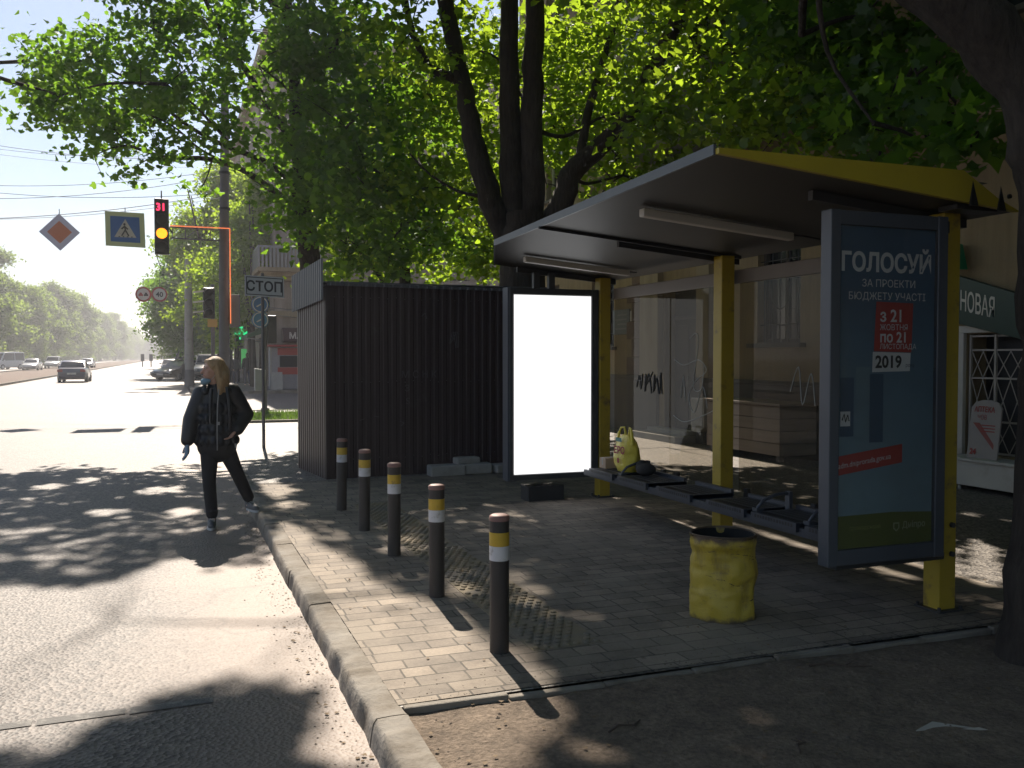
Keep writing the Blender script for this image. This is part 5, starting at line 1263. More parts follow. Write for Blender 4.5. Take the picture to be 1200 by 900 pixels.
    b = MB(); cap(b, V(-.05,-.02,1.36), V(.0,.09,1.42), .045, .05); cap(b, V(.0,.10,1.41), V(.14,.10,1.41), .062, .062); cap(b, V(.14,.09,1.41), V(.16,-.02,1.36), .05, .045); remesh(b, 'collar', MAT['jacket'], j, .012, 2)
    b = MB(); b.tube([V(.15,-.06,1.40), V(.165,-.11,1.25), V(.175,-.125,1.05), V(.17,-.10,.98)], .018, 8); b.tube([V(-.0,-.08,1.38), V(-.01,-.115,1.22), V(-.01,-.12,1.05)], .016, 8); b.build('rucksack_strap', MAT['black'], j, smooth=60)
    b = MB(); b.box(*[c_ for p in zip(V(.055,-.128,1.03), V(.075,-.112,1.06)) for c_ in p]); b.box(*[c_ for p in zip(V(.215,-.10,.80), V(.232,-.085,.84)) for c_ in p]); b.build('buckle', MAT['steel'], j)
    # ---- trousers
    b = MB()
    cap(b, V(.05,.05,.86), V(.05,.05,.93), .15, .14, .78); cap(b, V(-.015,.045,.84), V(-.025,.0,.47), .100, .066); cap(b, V(-.025,.0,.47), V(.0,.045,.135), .066, .058)
    cap(b, V(.115,.06,.84), V(.235,.08,.55), .100, .068); cap(b, V(.235,.08,.55), V(.362,.195,.262), .068, .058)
    for k in range(6): z = .16+k*.05; ball(b, V(.0-.004*k, .03, z), (.061, .061, .016), n=8)
    for k in range(4): q = k/4; ball(b, V(.345-.06*q, .18-.05*q, .29+.14*q), (.060, .060, .017), n=8)
    remesh(b, 'trousers', MAT['trousers'], t, .010, 2)
    for (ax_, tx_) in (((0,.075,.05), (-.012,-.13,.035)), ((.372,.225,.165), (.425,.045,.155))):
        b = MB(); A, T_ = Vector(V(*ax_)), Vector(V(*tx_)); g0 = W0.z if ax_[2] < .1 else W0.z+.122
        A.z = g0+.045; T_.z = g0+.036; d = (T_-A).normalized()
        cap(b, A, A.lerp(T_, .55), .042, .045, .9); cap(b, A.lerp(T_, .5), T_, .045, .036, .9); cap(b, A, A+Vector((0,.0,.07)), .042, .040)
        o = remesh(b, 'shoe', MAT['shoe'], t, .007, 2)
        b = MB(); pr = []
        sd = d.cross(Vector((0,0,1))).normalized()
        for k in range(20):
            a = 2*math.pi*k/20; L_ = (T_-A).length/2+.045; wv = .043 if math.cos(a) < .2 else .047
            p = (A+T_)/2 + d*(math.cos(a)*L_) + sd*(math.sin(a)*wv); pr.append((p.x, p.y))
        b.prism(pr, lambda u, q, z: (u, q, z), g0+.003, g0+.024); b.build('sole', MAT['sole'], o)
        b = MB()
        for k in range(3): p = A.lerp(T_, .30+.16*k); b.tube([p-sd*.028+Vector((0,0,.042-.006*k)), p+Vector((0,0,.050-.006*k)), p+sd*.028+Vector((0,0,.042-.006*k))], .0035, 5)
        b.build('laces', MAT['sole'], o)
    # ---- blue glove on the hanging hand
    b = MB(); w_ = Vector(V(-.226,-.035,.85)); d = Vector((-.04,-.12,-1)).normalized(); sd = Vector((.25,-1,.1)).normalized(); nn = d.cross(sd)
    cap(b, w_-d*.01, w_+d*.075, .033, .040, .58, nn)
    for o_, L_ in ((-.029,.066),(-.010,.078),(.010,.074),(.028,.058)):
        r_ = w_+d*.085+sd*o_; m_ = r_+d*L_*.55+nn*.010; cap(b, r_, m_, .0125, .0115); cap(b, m_, m_+d*L_*.42+nn*.022, .0115, .0095)
    r_ = w_+d*.025-sd*.032; m_ = r_-sd*.028+d*.03+nn*.01; cap(b, r_, m_, .015, .0125); cap(b, m_, m_+d*.034+nn*.01, .0125, .0105)
    remesh(b, 'glove', MAT['glove'], t, .005, 2)
woman()

def far_person(loc, h, label, coat, legs, hairc, walk=.12, deg=0):
    t = thing('person', (0,0,0), label, 'person', 'people on the far pavement'); s_ = h/1.7
    V = lambda x, y_, z: (x*s_, y_*s_, z*s_)
    b = MB(); cap(b, V(0,0,.95), V(0,0,1.35), .12, .13, .7)
    for q in (-1, 1):
        cap(b, V(q*.08,0,.9), V(q*.09,-q*walk*.5,.5), .08, .055); cap(b, V(q*.09,-q*walk*.5,.5), V(q*.09,-q*walk+.04,.08), .055, .035); cap(b, V(q*.09,-q*walk+.05,.035), V(q*.09,-q*walk-.12,.03), .035, .03)
        cap(b, V(q*.19,0,1.36), V(q*.24,.0,1.1), .05, .04); cap(b, V(q*.24,0,1.1), V(q*.23,-.10,.88), .04, .03); cap(b, V(q*.23,-.10,.88), V(q*.225,-.13,.78), .03, .02)
    cap(b, V(0,0,1.4), V(0,-.02,1.55), .05, .05); ball(b, V(0,-.01,1.59), (.075*s_, .09*s_, .11*s_)); ball(b, V(0,-.10,1.575), (.012*s_, .016*s_, .02*s_))
    remesh(b, 'body', MAT['skin'], t, .022, 2)
    b = MB(); cap(b, V(0,0,.88), V(0,0,1.35), .17, .16, .7); cap(b, V(-.15,0,1.38), V(.15,0,1.38), .07, .07)
    for q in (-1, 1): cap(b, V(q*.19,0,1.36), V(q*.245,0,1.1), .07, .06); cap(b, V(q*.245,0,1.1), V(q*.235,-.09,.9), .06, .05)
    remesh(b, 'coat', coat, t, .024, 2)
    b = MB(); cap(b, V(0,0,.88), V(0,0,.95), .14, .13, .75)
    for q in (-1, 1): cap(b, V(q*.08,0,.9), V(q*.09,-q*walk*.5,.5), .095, .07); cap(b, V(q*.09,-q*walk*.5,.5), V(q*.09,-q*walk+.04,.10), .07, .055)
    remesh(b, 'trousers', legs, t, .022, 2)
    b = MB(); ball(b, V(0,.025,1.63), (.088*s_, .095*s_, .088*s_)); ball(b, V(0,.05,1.57), (.08*s_, .06*s_, .09*s_)); remesh(b, 'hair', hairc, t, .018, 2)
    t.location = loc; t.rotation_euler = (0, 0, R(deg))
dk = M('dark_coat', (.02,.02,.024), .8, .2); dk2 = M('grey_coat', (.10,.10,.11), .8, .2); rd = M('pale_coat', (.35,.33,.31), .8, .1); hr = M('brown_hair', (.05,.03,.02), .6, .2); bl = M('blue_jeans', (.03,.04,.08), .8, .2)
far_person((3.0, 52.5, -.01), 1.75, 'far walker in black coat leftmost on the sunlit pavement below the green cross', dk, dk, hr, .12, 10)
far_person((3.45, 53.5, -.01), 1.68, 'far walker in grey coat and blue jeans between two dark dressed walkers', dk2, bl, hr, .15, 175)
far_person((4.0, 52.5, -.01), 1.78, 'far walker in dark coat and blue jeans nearest the pale coated person', dk, bl, hr, .10, 190)
far_person((4.45, 54.5, -.01), 1.65, 'far walker in pale coat rightmost on the pavement by the corner building', rd, dk, hr, .12, 0)
far_person((2.3, 48.6, -.01), 1.72, 'person in dark coat just right of the woman, beyond the side street', dk, dk, hr, .10, 160)

# ================================================================== TREES
SUNNY = [np.array(p) for p in [[(-3.14, 8.69), (-0.84, 7.43), (-0.44, 7.52), (0.05, 8.3), (0.63, 7.5), (1.05, 9.08), (1.13, 7.59), (1.39, 6.83), (1.4, 5.77), (1.64, 5.42), (1.64, 4.9), (1.76, 4.17), (1.69, 3.77), (1.46, 3.45), (1.2, 3.18), (1.01, 3.03), (0.7, 3.12), (0.72, 3.64), (0.49, 4.03), (0.67, 4.51), (0.55, 4.98), (0.07, 5.16), (-0.29, 4.75), (-0.51, 4.44), (-1.65, 4.54)], [(0.99, 11.76), (1.26, 12.09), (1.23, 9.9), (1.04, 9.4)], [(9.91, 18.89), (11.94, 14.5), (8.89, 10.7), (7.49, 10.9), (6.47, 12.19)], [(6.51, 5.94), (6.45, 5.59), (4.9, 4.24), (5.1, 4.61)]]]
SLOTS = [(-2.17, 15.45, 0.29, 0.68), (-1.49, 13.31, 0.23, 0.39), (-1.07, 13.82, 0.19, 0.43), (-0.64, 10.92, 0.28, 0.27), (-0.62, 14.87, 0.32, 0.38), (-0.12, 12.44, 0.38, 0.44), (0.12, 10.63, 0.24, 0.33), (-1.24, 10.0, 0.14, 0.27), (-1.49, 9.94, 0.09, 0.22), (-0.08, 15.98, 0.43, 0.44), (-2.04, 18.29, 0.47, 0.55), (1.21, 10.9, 0.26, 0.59), (4.36, 39.02, 0.72, 2.88), (1.86, 5.83, 0.13, 0.24), (2.12, 5.39, 0.12, 0.15), (2.16, 5.03, 0.06, 0.11), (2.31, 6.13, 0.09, 0.16), (2.38, 4.98, 0.08, 0.13), (2.42, 3.39, 0.06, 0.09), (2.62, 3.03, 0.05, 0.08), (2.17, 3.08, 0.07, 0.1), (4.65, 4.55, 0.17, 0.14), (5.13, 5.27, 0.26, 0.12), (5.91, 5.28, 0.09, 0.17), (3.61, 7.37, 0.11, 0.12), (3.62, 6.66, 0.06, 0.1), (2.27, 5.68, 0.12, 0.14), (1.62, 3.39, 0.11, 0.11), (2.23, 3.8, 0.06, 0.08)]
def in_sun(P):
    x, y = P[:,0], P[:,1]; keep = np.zeros(len(P), bool)
    for q in SUNNY:
        inside = np.zeros(len(P), bool); j = len(q)-1
        for i in range(len(q)):
            c_ = ((q[i,1] > y) != (q[j,1] > y)) & (x < (q[j,0]-q[i,0])*(y-q[i,1])/(q[j,1]-q[i,1]+1e-9)+q[i,0]); inside ^= c_; j = i
        keep |= inside
    for (a, b_, rx, ry) in SLOTS: keep |= ((x-a)/max(rx*.8,.05))**2 + ((y-b_)/max(ry*.8,.05))**2 < 1 + .55*np.sin(x*17+a*3)*np.sin(y*13+b_)
    keep |= (y > 20.9) & (x < 6)
    return keep
MAPLE = np.array([(0,-.5),(.16,-.32),(.46,-.36),(.36,-.12),(.56,.06),(.30,.10),(.22,.22),(0,.60),(-.22,.22),(-.30,.10),(-.56,.06),(-.36,-.12),(-.46,-.36),(-.16,-.32)])
STAR = np.array([(0,-.5),(.44,-.30),(.50,.10),(.18,.20),(0,.58),(-.18,.20),(-.50,.10),(-.44,-.30)])
QUAD = np.array([(0,-.5),(.42,.0),(0,.55),(-.42,.0)])
def leaves(name, clumps, size, tmpl, mat, parent, dens=45, per=22, spread=.20, flat=.55, sunfilter=True, seed=1, hole=.0):
    g = np.random.default_rng(seed); C = []
    for (x, y, z, r, *k) in clumps:
        q = k[0] if k else 1.0; n = max(3, int(r**2.2*dens*q)); d = g.normal(size=(n,3)); d /= np.linalg.norm(d, axis=1)[:,None]
        rad = g.random(n)**.42; p = d*rad[:,None]*np.array([r, r, r*.72]) + np.array([x,y,z]); C.append(p)
    C = np.concatenate(C)
    if sunfilter:
        s_ = np.array(SUNV); P = C - s_*(C[:,2]/s_[2])[:,None]
        C = C[~in_sun(P + g.normal(size=P.shape)*.07)]
    m = np.clip(g.poisson(per, len(C)), 3, None); idx = np.repeat(np.arange(len(C)), m); n = len(idx)
    sc = (spread*(.6+.8*g.random(len(C))))[idx]
    p = C[idx] + g.normal(size=(n,3))*sc[:,None]*np.array([1,1,flat])
    if sunfilter:
        P = p - s_*(p[:,2]/s_[2])[:,None]; k = ~(in_sun(P) & (g.random(n) < .985)); p = p[k]; n = len(p)
    nr = g.normal(size=(n,3))*.62 + np.array([0,-.05,.75]); nr /= np.linalg.norm(nr, axis=1)[:,None]
    u = np.cross(nr, g.normal(size=(n,3))); u /= np.linalg.norm(u, axis=1)[:,None]; v = np.cross(nr, u)
    s_l = size*(.65+.6*g.random(n)); t = tmpl
    A = p[:,None,:] + s_l[:,None,None]*(t[None,:,0,None]*u[:,None,:] + t[None,:,1,None]*v[:,None,:] + (np.abs(t[None,:,0,None])*.28 - t[None,:,1,None]**2*.25)*nr[:,None,:])
    return raw_mesh(name, A, t.shape[0], mat, parent), C

def limb_pts(pts, k=5, wob=.05, seed=0):
    r_ = random.Random(seed); P_ = [Vector(p) for p in pts]; q = []
    for i in range(len(P_)-1):
        p0, p1, p2, p3 = P_[max(i-1,0)], P_[i], P_[i+1], P_[min(i+2,len(P_)-1)]
        for j in range(k):
            t = j/k; c = .5*((2*p1)+(p2-p0)*t+(2*p0-5*p1+4*p2-p3)*t*t+(3*p1-p0-3*p2+p3)*t**3)
            q.append(c + Vector((r_.uniform(-wob,wob), r_.uniform(-wob,wob), 0))*(0 if i == 0 and j == 0 else 1))
    q.append(P_[-1]); return q
def tree(name, label, base, limbs, clumps, leafmat, size, tmpl, bark, seed=1, group=None, twigs=True, n=12, **kw):
    """limbs: list of (points, r0, r1)"""
    t = thing(name, base, label, 'tree', group)
    pts_all = []
    b = MB()
    for i, (pts, r0, r1) in enumerate(limbs):
        q = limb_pts(pts, 5, min(.022, r1*.3), seed+i); m = len(q)
        rad = [r0+(r1-r0)*(j/(m-1))**.8 for j in range(m)]
        if i == 0:
            rad[0] *= 1.35; rad[1] *= 1.12
        b.tube(q, rad, n)
        pts_all += [(p, rad[j]) for j, p in enumerate(q)][(0 if i else m//2):]
    g = random.Random(seed)
    lv, C = leaves('crown', clumps, size, tmpl, leafmat, t, seed=seed, **kw)
    if twigs:
        A = np.array([tuple(p) for p, _ in pts_all]); nodes_ = []
        for c in sorted(clumps, key=lambda c: np.min(np.linalg.norm(A - np.array(c[:3]), axis=1))):
            cv = Vector(c[:3]); k = int(np.argmin(np.linalg.norm(A - np.array(c[:3]), axis=1) + np.maximum(0, A[:,2]-c[2])*.5)); p, r = Vector(A[k]), .045
            if (cv-p).length > 6: continue
            L = (cv-p).length; mid = p.lerp(cv, .5) + Vector((g.uniform(-.1,.1), g.uniform(-.1,.1), .08))*L*.6
            q = limb_pts([p, mid, cv], 4, .02*L*.3, seed); rr = .016+.011*L
            b.tube(q, [rr*(1-.7*j/(len(q)-1)) for j in range(len(q))], 6); A = np.vstack([A, np.array([tuple(x) for x in q[2:]])])
        # twigs out to a share of the leaf sprays
        for c in C[::5]:
            d = np.linalg.norm(A - c, axis=1); k = int(np.argmin(d))
            if .15 < d[k] < 2.2:
                p = Vector(A[k]); e = Vector(c); m_ = p.lerp(e, .5)+Vector((g.uniform(-.06,.06), g.uniform(-.06,.06), g.uniform(0,.1)))
                b.tube([p, m_, e], [.013, .009, .004], 4, caps=False)
    b.build('trunk', bark, t, smooth=70)
    return t
def cl(*rows): return list(rows)
K = dict(dens=26, per=17, spread=.21)

# tree behind the kiosk, its limb reaching over the road
T1 = [(-2.3, 21.23, 7.5, 0.95, 1), (-2.73, 21.8, 7.86, 0.57, 1), (-1.51, 20.93, 7.77, 1.14, 1.1), (-0.77, 20.65, 7.15, 1.27, 1.2), (-1.36, 20.88, 6.53, 1.02, 1.2), (-1.92, 21.76, 7.15, 0.95, 1.1), (-0.35, 19.95, 6.23, 1.02, 1.1), (0.15, 20.31, 7.15, 1.02, 0.9), (-1.45, 20.91, 5.77, 0.53, 1), (-0.6, 19.91, 5.43, 0.44, 0.7), (0.32, 20.24, 7.94, 1.02, 0.9), (-0.5, 20.55, 8.56, 1.08, 0.9), (0.49, 20.17, 8.73, 1.4, 0.9), (1.62, 20.43, 8.61, 1.4, 0.7), (1.18, 20.59, 7.52, 1.14, 0.3), (1.81, 19.68, 6.8, 1.02, 0.28), (2.15, 19.55, 7.59, 1.27, 0.8), (2.49, 19.42, 8.47, 1.4, 0.9), (0.62, 20.13, 5.03, 0.44, 0.4), (2.86, 17.92, 7.52, 1.65, 1), (3.13, 17.15, 5.88, 1.52, 1.3), (3.44, 16.35, 4.57, 1.27, 1.4), (2.77, 17.96, 4.8, 1.27, 1.4), (4.18, 17.43, 6.7, 1.52, 1.1), (4.32, 16.69, 4.2, 1.02, 1.3), (3.23, 17.78, 3.8, 0.95, 1.2), (2.38, 18.79, 4.28, 0.7, 0.8), (3.96, 17.51, 3.55, 0.89, 1.2), (2.27, 18.83, 5.25, 0.57, 0.6), (5.03, 17.11, 3.72, 0.76, 1.1), (2.63, 18.69, 6.54, 1.27, 1), (-0.55, 20.57, 11.62, 1.91, 1), (1.76, 19.7, 10.92, 2.16, 1), (3.75, 18.95, 11.62, 2.16, 1), (-2.26, 21.89, 13.03, 1.65, 1), (0.65, 20.8, 13.92, 2.16, 1), (3.1, 19.19, 14.21, 2.29, 1), (-1.07, 20.76, 10.05, 1.27, 1)]
T1 += [(-2.6,15.4,10.8,1.3,1.1),(-.9,14.9,11.8,1.5,1.2),(.9,15.4,12.4,1.6,1.2),(-1.6,14.2,9.6,1.0,1.1),(-3.6,16.2,8.2,1.1,1),(-4.6,16.6,6.4,.9,1),(-5.6,15.6,6.8,.9,1),(1.2,13.6,9.8,1.3,1.2),(2.6,14.6,12,1.7,1.2),(-4.2,15.2,9.4,1.0,1),(-4.4,17.6,6.5,.8,1),(-1.8,18,6.2,.9,1),(0,18,6.6,.9,1),(1.6,17.6,7,1,1),(3,18,8,1.3,1),(1,19,6,.9,1),(-5,18.3,5.4,.8,1),(2.6,19.5,5.5,1.1,1),(4,19.5,5,1.1,1),(-5,21,7,1.3,1),(-6.2,23,7,1.4,1),(-4.9,19.5,8.5,1.2,1),(-6.5,20,7.5,1.3,1),(-.6,15.2,11,1.6,1),(.2,14.2,10.4,1.3,1),(-2,15.6,11.8,1.5,1),(-1.2,13.2,10.2,1.2,1),(-3.2,15,11.4,1.3,1),(-2.6,13.6,10.6,1.2,1)]
T1 = [(*c_[:4], c_[4]*(2.3 if abs(c_[0]*1000-round(c_[0]*10)*100) < 1e-6 and c_[2] > 9 else 1)) for c_ in T1]
tree('maple_tree', 'leafy maple rising behind the brown kiosk with a long limb over the road', (2.92, 20.2, 0),
   [([(2.92, 20.2, -0.1), (2.9, 20.2, 2.0), (2.75, 19.43, 3.88), (2.58, 19.39, 4.67)], .26, .21), ([(2.58, 19.39, 4.67), (2.55, 19.4, 5.65), (2.48, 19.43, 7.41), (2.33, 19.48, 9.7), (2.27, 19.51, 12.83)], .19, .06),
    ([(2.58, 19.39, 4.67), (2.01, 19.6, 5.08), (1.41, 19.83, 5.51), (0.72, 20.09, 5.72), (-0.04, 20.37, 5.75), (-0.78, 20.66, 6.0)], .095, .028), ([(2.46, 19.43, 5.2), (1.92, 19.64, 5.65), (1.08, 19.95, 6.0), (0.26, 20.26, 6.5), (-0.52, 20.56, 7.24), (-1.43, 20.9, 7.68)], .075, .02), ([(1.21, 19.9, 5.59), (0.63, 19.98, 5.88), (0.05, 20.07, 6.36), (-0.93, 20.44, 6.82)], .035, .012),
    ([(2.5, 19.42, 6.0), (2.09, 19.57, 6.62), (1.59, 20.03, 7.58), (1.02, 20.52, 8.66), (0.35, 20.77, 10.27)], .105, .035), ([(2.49, 19.42, 6.89), (3.15, 18.63, 7.77), (3.75, 18.13, 9.37), (3.94, 18.19, 11.78)], .08, .03), ([(2.55, 19.4, 5.12), (3.2, 18.06, 5.43), (3.62, 16.82, 5.06), (4.01, 16.44, 4.54)], .06, .02),
    ([(2.32, 19.49, 8.65), (0.92, 20.01, 10.05), (-1.24, 21.09, 11.22)] + [(-2.4,15.6,10.4)], .08, .02)],
   T1, MAT['leafA'], .14, STAR, MAT['bark'], seed=4, **K)
# large maple with several stems behind the shelter
T2 = [(3.6, 14.14, 6.69, 1.1, 0.9), (4.12, 15.01, 6.04, 0.9, 0.7), (5.09, 15.18, 6.92, 1.1, 0.7), (5.97, 15.38, 6.63, 1.1, 0.7), (6.49, 14.65, 7.22, 1.1, 0.8), (6.75, 15.62, 5.84, 1.0, 0.7), (5.09, 15.18, 5.29, 0.8, 0.8), (4.38, 14.91, 4.46, 0.7, 0.9), (5.32, 15.63, 3.95, 0.7, 0.9), (3.98, 15.07, 5.03, 0.8, 0.9), (7.05, 14.44, 6.48, 1.1, 0.7), (7.64, 13.68, 7.04, 1.2, 0.9), (7.34, 15.4, 5.84, 1.1, 0.9), (8.09, 15.12, 5.21, 1.1, 1), (8.98, 14.78, 5.84, 1.2, 1), (9.29, 14.13, 6.48, 1.2, 1), (8.53, 14.95, 6.47, 1.1, 0.8), (8.7, 12.75, 6.87, 1.2, 1), (7.71, 15.79, 4.58, 0.8, 1), (8.54, 14.95, 4.66, 0.9, 1), (9.15, 13.65, 5.29, 0.9, 1), (6.99, 16.6, 5.0, 0.9, 0.8), (8.3, 11.3, 6.09, 1.1, 1.1), (8.07, 11.38, 5.21, 0.9, 1.2), (7.6, 9.96, 4.59, 0.8, 1.3), (7.44, 10.02, 5.09, 0.8, 1.2), (7.68, 9.39, 4.78, 0.8, 1.3), (7.01, 11.78, 5.59, 0.8, 1.3), (7.15, 11.2, 5.08, 0.7, 1.3), (7.03, 12.31, 5.15, 0.7, 1.2), (7.11, 11.21, 5.8, 0.8, 1.2), (6.96, 12.87, 5.95, 0.7, 1), (7.58, 9.43, 5.42, 0.9, 1.2), (4.33, 13.33, 8.44, 1.6, 1), (5.92, 12.73, 8.57, 1.7, 1), (7.35, 11.66, 8.2, 1.6, 1), (4.94, 13.1, 10.36, 1.8, 1), (6.63, 11.93, 10.29, 1.8, 1), (3.49, 13.65, 10.1, 1.6, 1), (8.0, 10.34, 7.48, 1.4, 1), (7.77, 10.43, 9.08, 1.5, 1)]
T2 += [(3.5,11.5,8.2,1.3,1),(5,11,7.4,1.4,1.1),(6.6,10.8,7.2,1.4,1),(2.6,12.2,9.6,1.4,1.1),(4.2,12.3,11,1.7,1.1),(6.2,12,10.4,1.7,1.1),(8,11.6,9,1.4,1),(3,13.4,12.6,1.6,1),(5,14,13.4,1.8,1),(7.4,13.6,12.2,1.7,1),(5.6,9.4,8.8,1.4,1),(3.6,9.6,9.2,1.2,1),(7.6,9.2,8.2,1.3,1),(8,14.4,8,1.3,1),(7.6,16.2,6.5,1.3,1),(6,17,7.4,1.4,1)]
Bm = (5.55,14.1)
tree('maple_tree', 'big maple with four dark stems fanning out behind the bus shelter roof', (*Bm, 0),
   [([(5.55,14.1,-.1),(5.5,14.1,1.5),(5.5,14.05,3.3),(5.5,14,3.9)], .46, .34), ([(5.37, 14.22, 3.41), (4.97, 14.16, 4.15), (4.72, 14.25, 5.06), (4.57, 14.31, 5.9), (4.28, 14.42, 7.42), (4.06, 14.5, 9.48)], .23, .11), ([(5.47, 14.18, 3.55), (5.3, 14.03, 4.5), (5.26, 14.05, 5.76), (5.26, 14.05, 7.42), (5.19, 14.07, 10.17)], .24, .12),
    ([(5.63, 14.12, 3.48), (5.61, 13.91, 4.5), (5.61, 13.92, 5.76), (5.66, 13.9, 7.42), (5.82, 13.84, 10.44)], .25, .13), ([(5.74, 14.08, 3.41), (6.06, 13.75, 4.11), (6.24, 13.68, 4.64), (6.61, 13.54, 4.99), (7.06, 13.26, 5.52), (7.4, 13.03, 6.32), (7.7, 12.7, 7.13), (7.85, 12.21, 8.41)], .22, .10),
    ([(6.32, 13.65, 4.71), (6.56, 13.77, 5.67), (6.84, 13.88, 6.44), (7.17, 13.97, 7.37), (7.34, 13.9, 8.8)], .085, .04), ([(4.4, 14.37, 6.15), (4.09, 14.49, 6.31), (3.83, 14.59, 6.73), (3.66, 14.65, 7.42), (3.47, 14.72, 9.07)], .085, .04), ([(5.61, 13.92, 5.34), (6.17, 13.92, 5.25), (6.87, 14.08, 5.64), (7.54, 14.26, 5.89)], .04, .02), ([(5.53, 13.94, 5.62), (5.43, 14.2, 6.09), (5.24, 14.48, 6.58)], .03, .015),
    ([(5.86, 13.93, 3.61), (6.4, 14.15, 4.53), (6.91, 14.49, 4.62), (7.85, 15.0, 4.93)], .05, .02), ([(7.49, 12.99, 6.39), (7.75, 12.04, 6.39), (7.88, 10.92, 5.92), (7.78, 9.68, 5.3)], .06, .018), ([(4.97, 14.16, 4.22), (4.51, 14.33, 4.29), (4.05, 14.51, 4.57), (3.67, 14.43, 4.88)], .035, .012)],
   T2, MAT['leafB'], .135, STAR, MAT['bark'], seed=9, **K)
# foreground tree at the right edge
T3 = [(6.32, 7.23, 4.59, 0.65, 0.93), (6.23, 6.63, 4.0, 0.5, 0.93), (6.19, 7.07, 3.95, 0.5, 0.93), (6.17, 6.65, 3.61, 0.35, 0.99), (6.34, 7.76, 4.93, 0.7, 0.87), (6.19, 6.75, 4.73, 0.6, 0.81), (5.72, 5.75, 3.64, 0.36, 0.99), (5.44, 5.22, 3.28, 0.3, 0.99), (5.29, 4.85, 3.05, 0.22, 0.99), (5.48, 5.42, 3.2, 0.22, 0.87), (6.37, 7.65, 3.81, 0.35, 0.87), (6.41, 8.27, 5.2, 0.7, 1.2), (5.73, 5.85, 3.95, 0.4, 0.87), (5.33, 5.04, 3.42, 0.26, 0.93), (5.17, 4.67, 3.19, 0.2, 0.87), (6.1, 6.68, 3.26, 0.16, 0.87), (6.21, 7.28, 4.3, 0.5, 0.87)]
T3 += [(2.0,5.5,6.2,1.2,1),(3.4,6.4,6.6,1.3,1),(5,6.2,6,1.3,1),(6.6,6,6.2,1.2,1),(4,4.4,7,1.4,1.1),(2.4,3.6,7.6,1.3,1.1),(5.8,3.8,7.4,1.4,1.1),(1.6,7.4,7,1.0,1.1),(2.6,8,7.4,1.0,1.1),(4.4,8,7.8,1.3,1),(6.4,8,7.2,1.2,1),(3.6,2,8,1.3,1.1),(7.6,5,7.6,1.2,1),(1.4,5.0,8.4,1.1,1),(3,5,8.8,1.4,1),(5,5.4,9.2,1.5,1),(1.2,1.5,7.6,1.2,1),(5.4,1.6,8.2,1.3,1),(7,2.5,8.6,1.3,1),(2.2,6.6,9.4,1.3,1),(.4,6.8,8.2,.9,1),(-.6,6.0,9,1.0,1),(-.4,8,8.6,.8,1),(.8,3.6,8.8,1.1,1)]
tree('street_tree', 'thick dark tree trunk at the right edge with a limb over the shelter', (4.42, 3.5, -.06),
   [([(4.34,3.5,-.12),(4.38,3.5,.4),(4.45,3.5,1.3),(4.45,3.5,1.9),(4.39,3.5,2.5),(4.33,3.5,2.85)], .20, .185), ([(4.21, 3.35, 2.59), (4.05, 3.41, 3.0), (3.71, 3.56, 3.38), (3.38, 3.75, 3.71), (3.13, 4.06, 4.34), (2.78, 4.61, 5.67)], .19, .10), ([(4.40,3.5,2.6),(4.50,3.5,3.2),(4.62,3.45,4.2),(5.0,3.6,6.5)], .16, .09),
    ([(4.5,3.5,3.6),(4.6,4.6,4.5),(4.7,5.8,4.7),(5.2,6.6,4.4)], .07, .03), ([(4.7,5.8,4.7),(4.9,5.9,4.0),(5.0,5.5,3.35)], .03, .010), ([(4.7,3.4,4.6),(5.6,4.6,5.6),(6.2,6,6.2)], .07, .03), ([(3.1,3.9,4.6),(2.6,6,5.6),(2.6,7.4,7)], .07, .03)],
   T3, MAT['leafA'], .15, MAPLE, MAT['bark2'], seed=21, n=28, dens=50, per=15, spread=.16)
# further tree by the side street
T4 = [(4.19, 20.87, 4.5, 1.3, 0.9), (5.01, 20.55, 3.91, 1.0, 1), (6.61, 21.02, 3.81, 1.0, 1), (7.38, 20.73, 4.33, 1.1, 0.9), (5.57, 20.34, 5.09, 1.4, 0.8), (4.28, 20.83, 5.87, 1.4, 0.8), (7.0, 20.87, 5.87, 1.4, 0.8), (8.54, 20.29, 6.28, 1.4, 0.9), (9.69, 19.86, 6.69, 1.5, 0.9), (3.53, 21.11, 3.51, 0.5, 1), (8.54, 20.29, 7.71, 1.5, 0.7), (5.46, 21.46, 7.1, 1.4, 0.7), (7.0, 20.87, 7.71, 1.4, 0.6), (10.46, 19.57, 7.71, 1.5, 0.7)]
tree('maple_tree', 'bright leafed tree standing between the kiosk and the corner building', (5.2, 20.4, 0),
   [([(5.2,20.4,-.1),(5.15,20.4,2.0),(5.0,20.3,4.2),(4.9,20.2,6.8),(4.9,20.2,9)], .19, .06), ([(5.1,20.4,2.6),(4.2,20.0,3.6),(3.2,19.9,4.8)], .07, .02), ([(5.0,20.3,4.0),(6.2,20,5.0),(7.3,19.6,5.6)], .07, .02)],
   T4, MAT['leafB'], .14, STAR, MAT['bark'], seed=31, sunfilter=True, dens=40, per=18, spread=.22)

# two unseen trees added to shade the stop, behind the viewpoint and over the yard
GB = 'unseen trees added to shade the bus stop'
shade_trees = [((4.9, -5.2, -.06), 12.5, 11.5, 61, 'unseen tree added for shade on the bare earth behind the viewpoint'), ((8.0, .2, -.06), 11.5, 8.5, 62, 'unseen tree added for shade near the cream building, right of the shelter')]
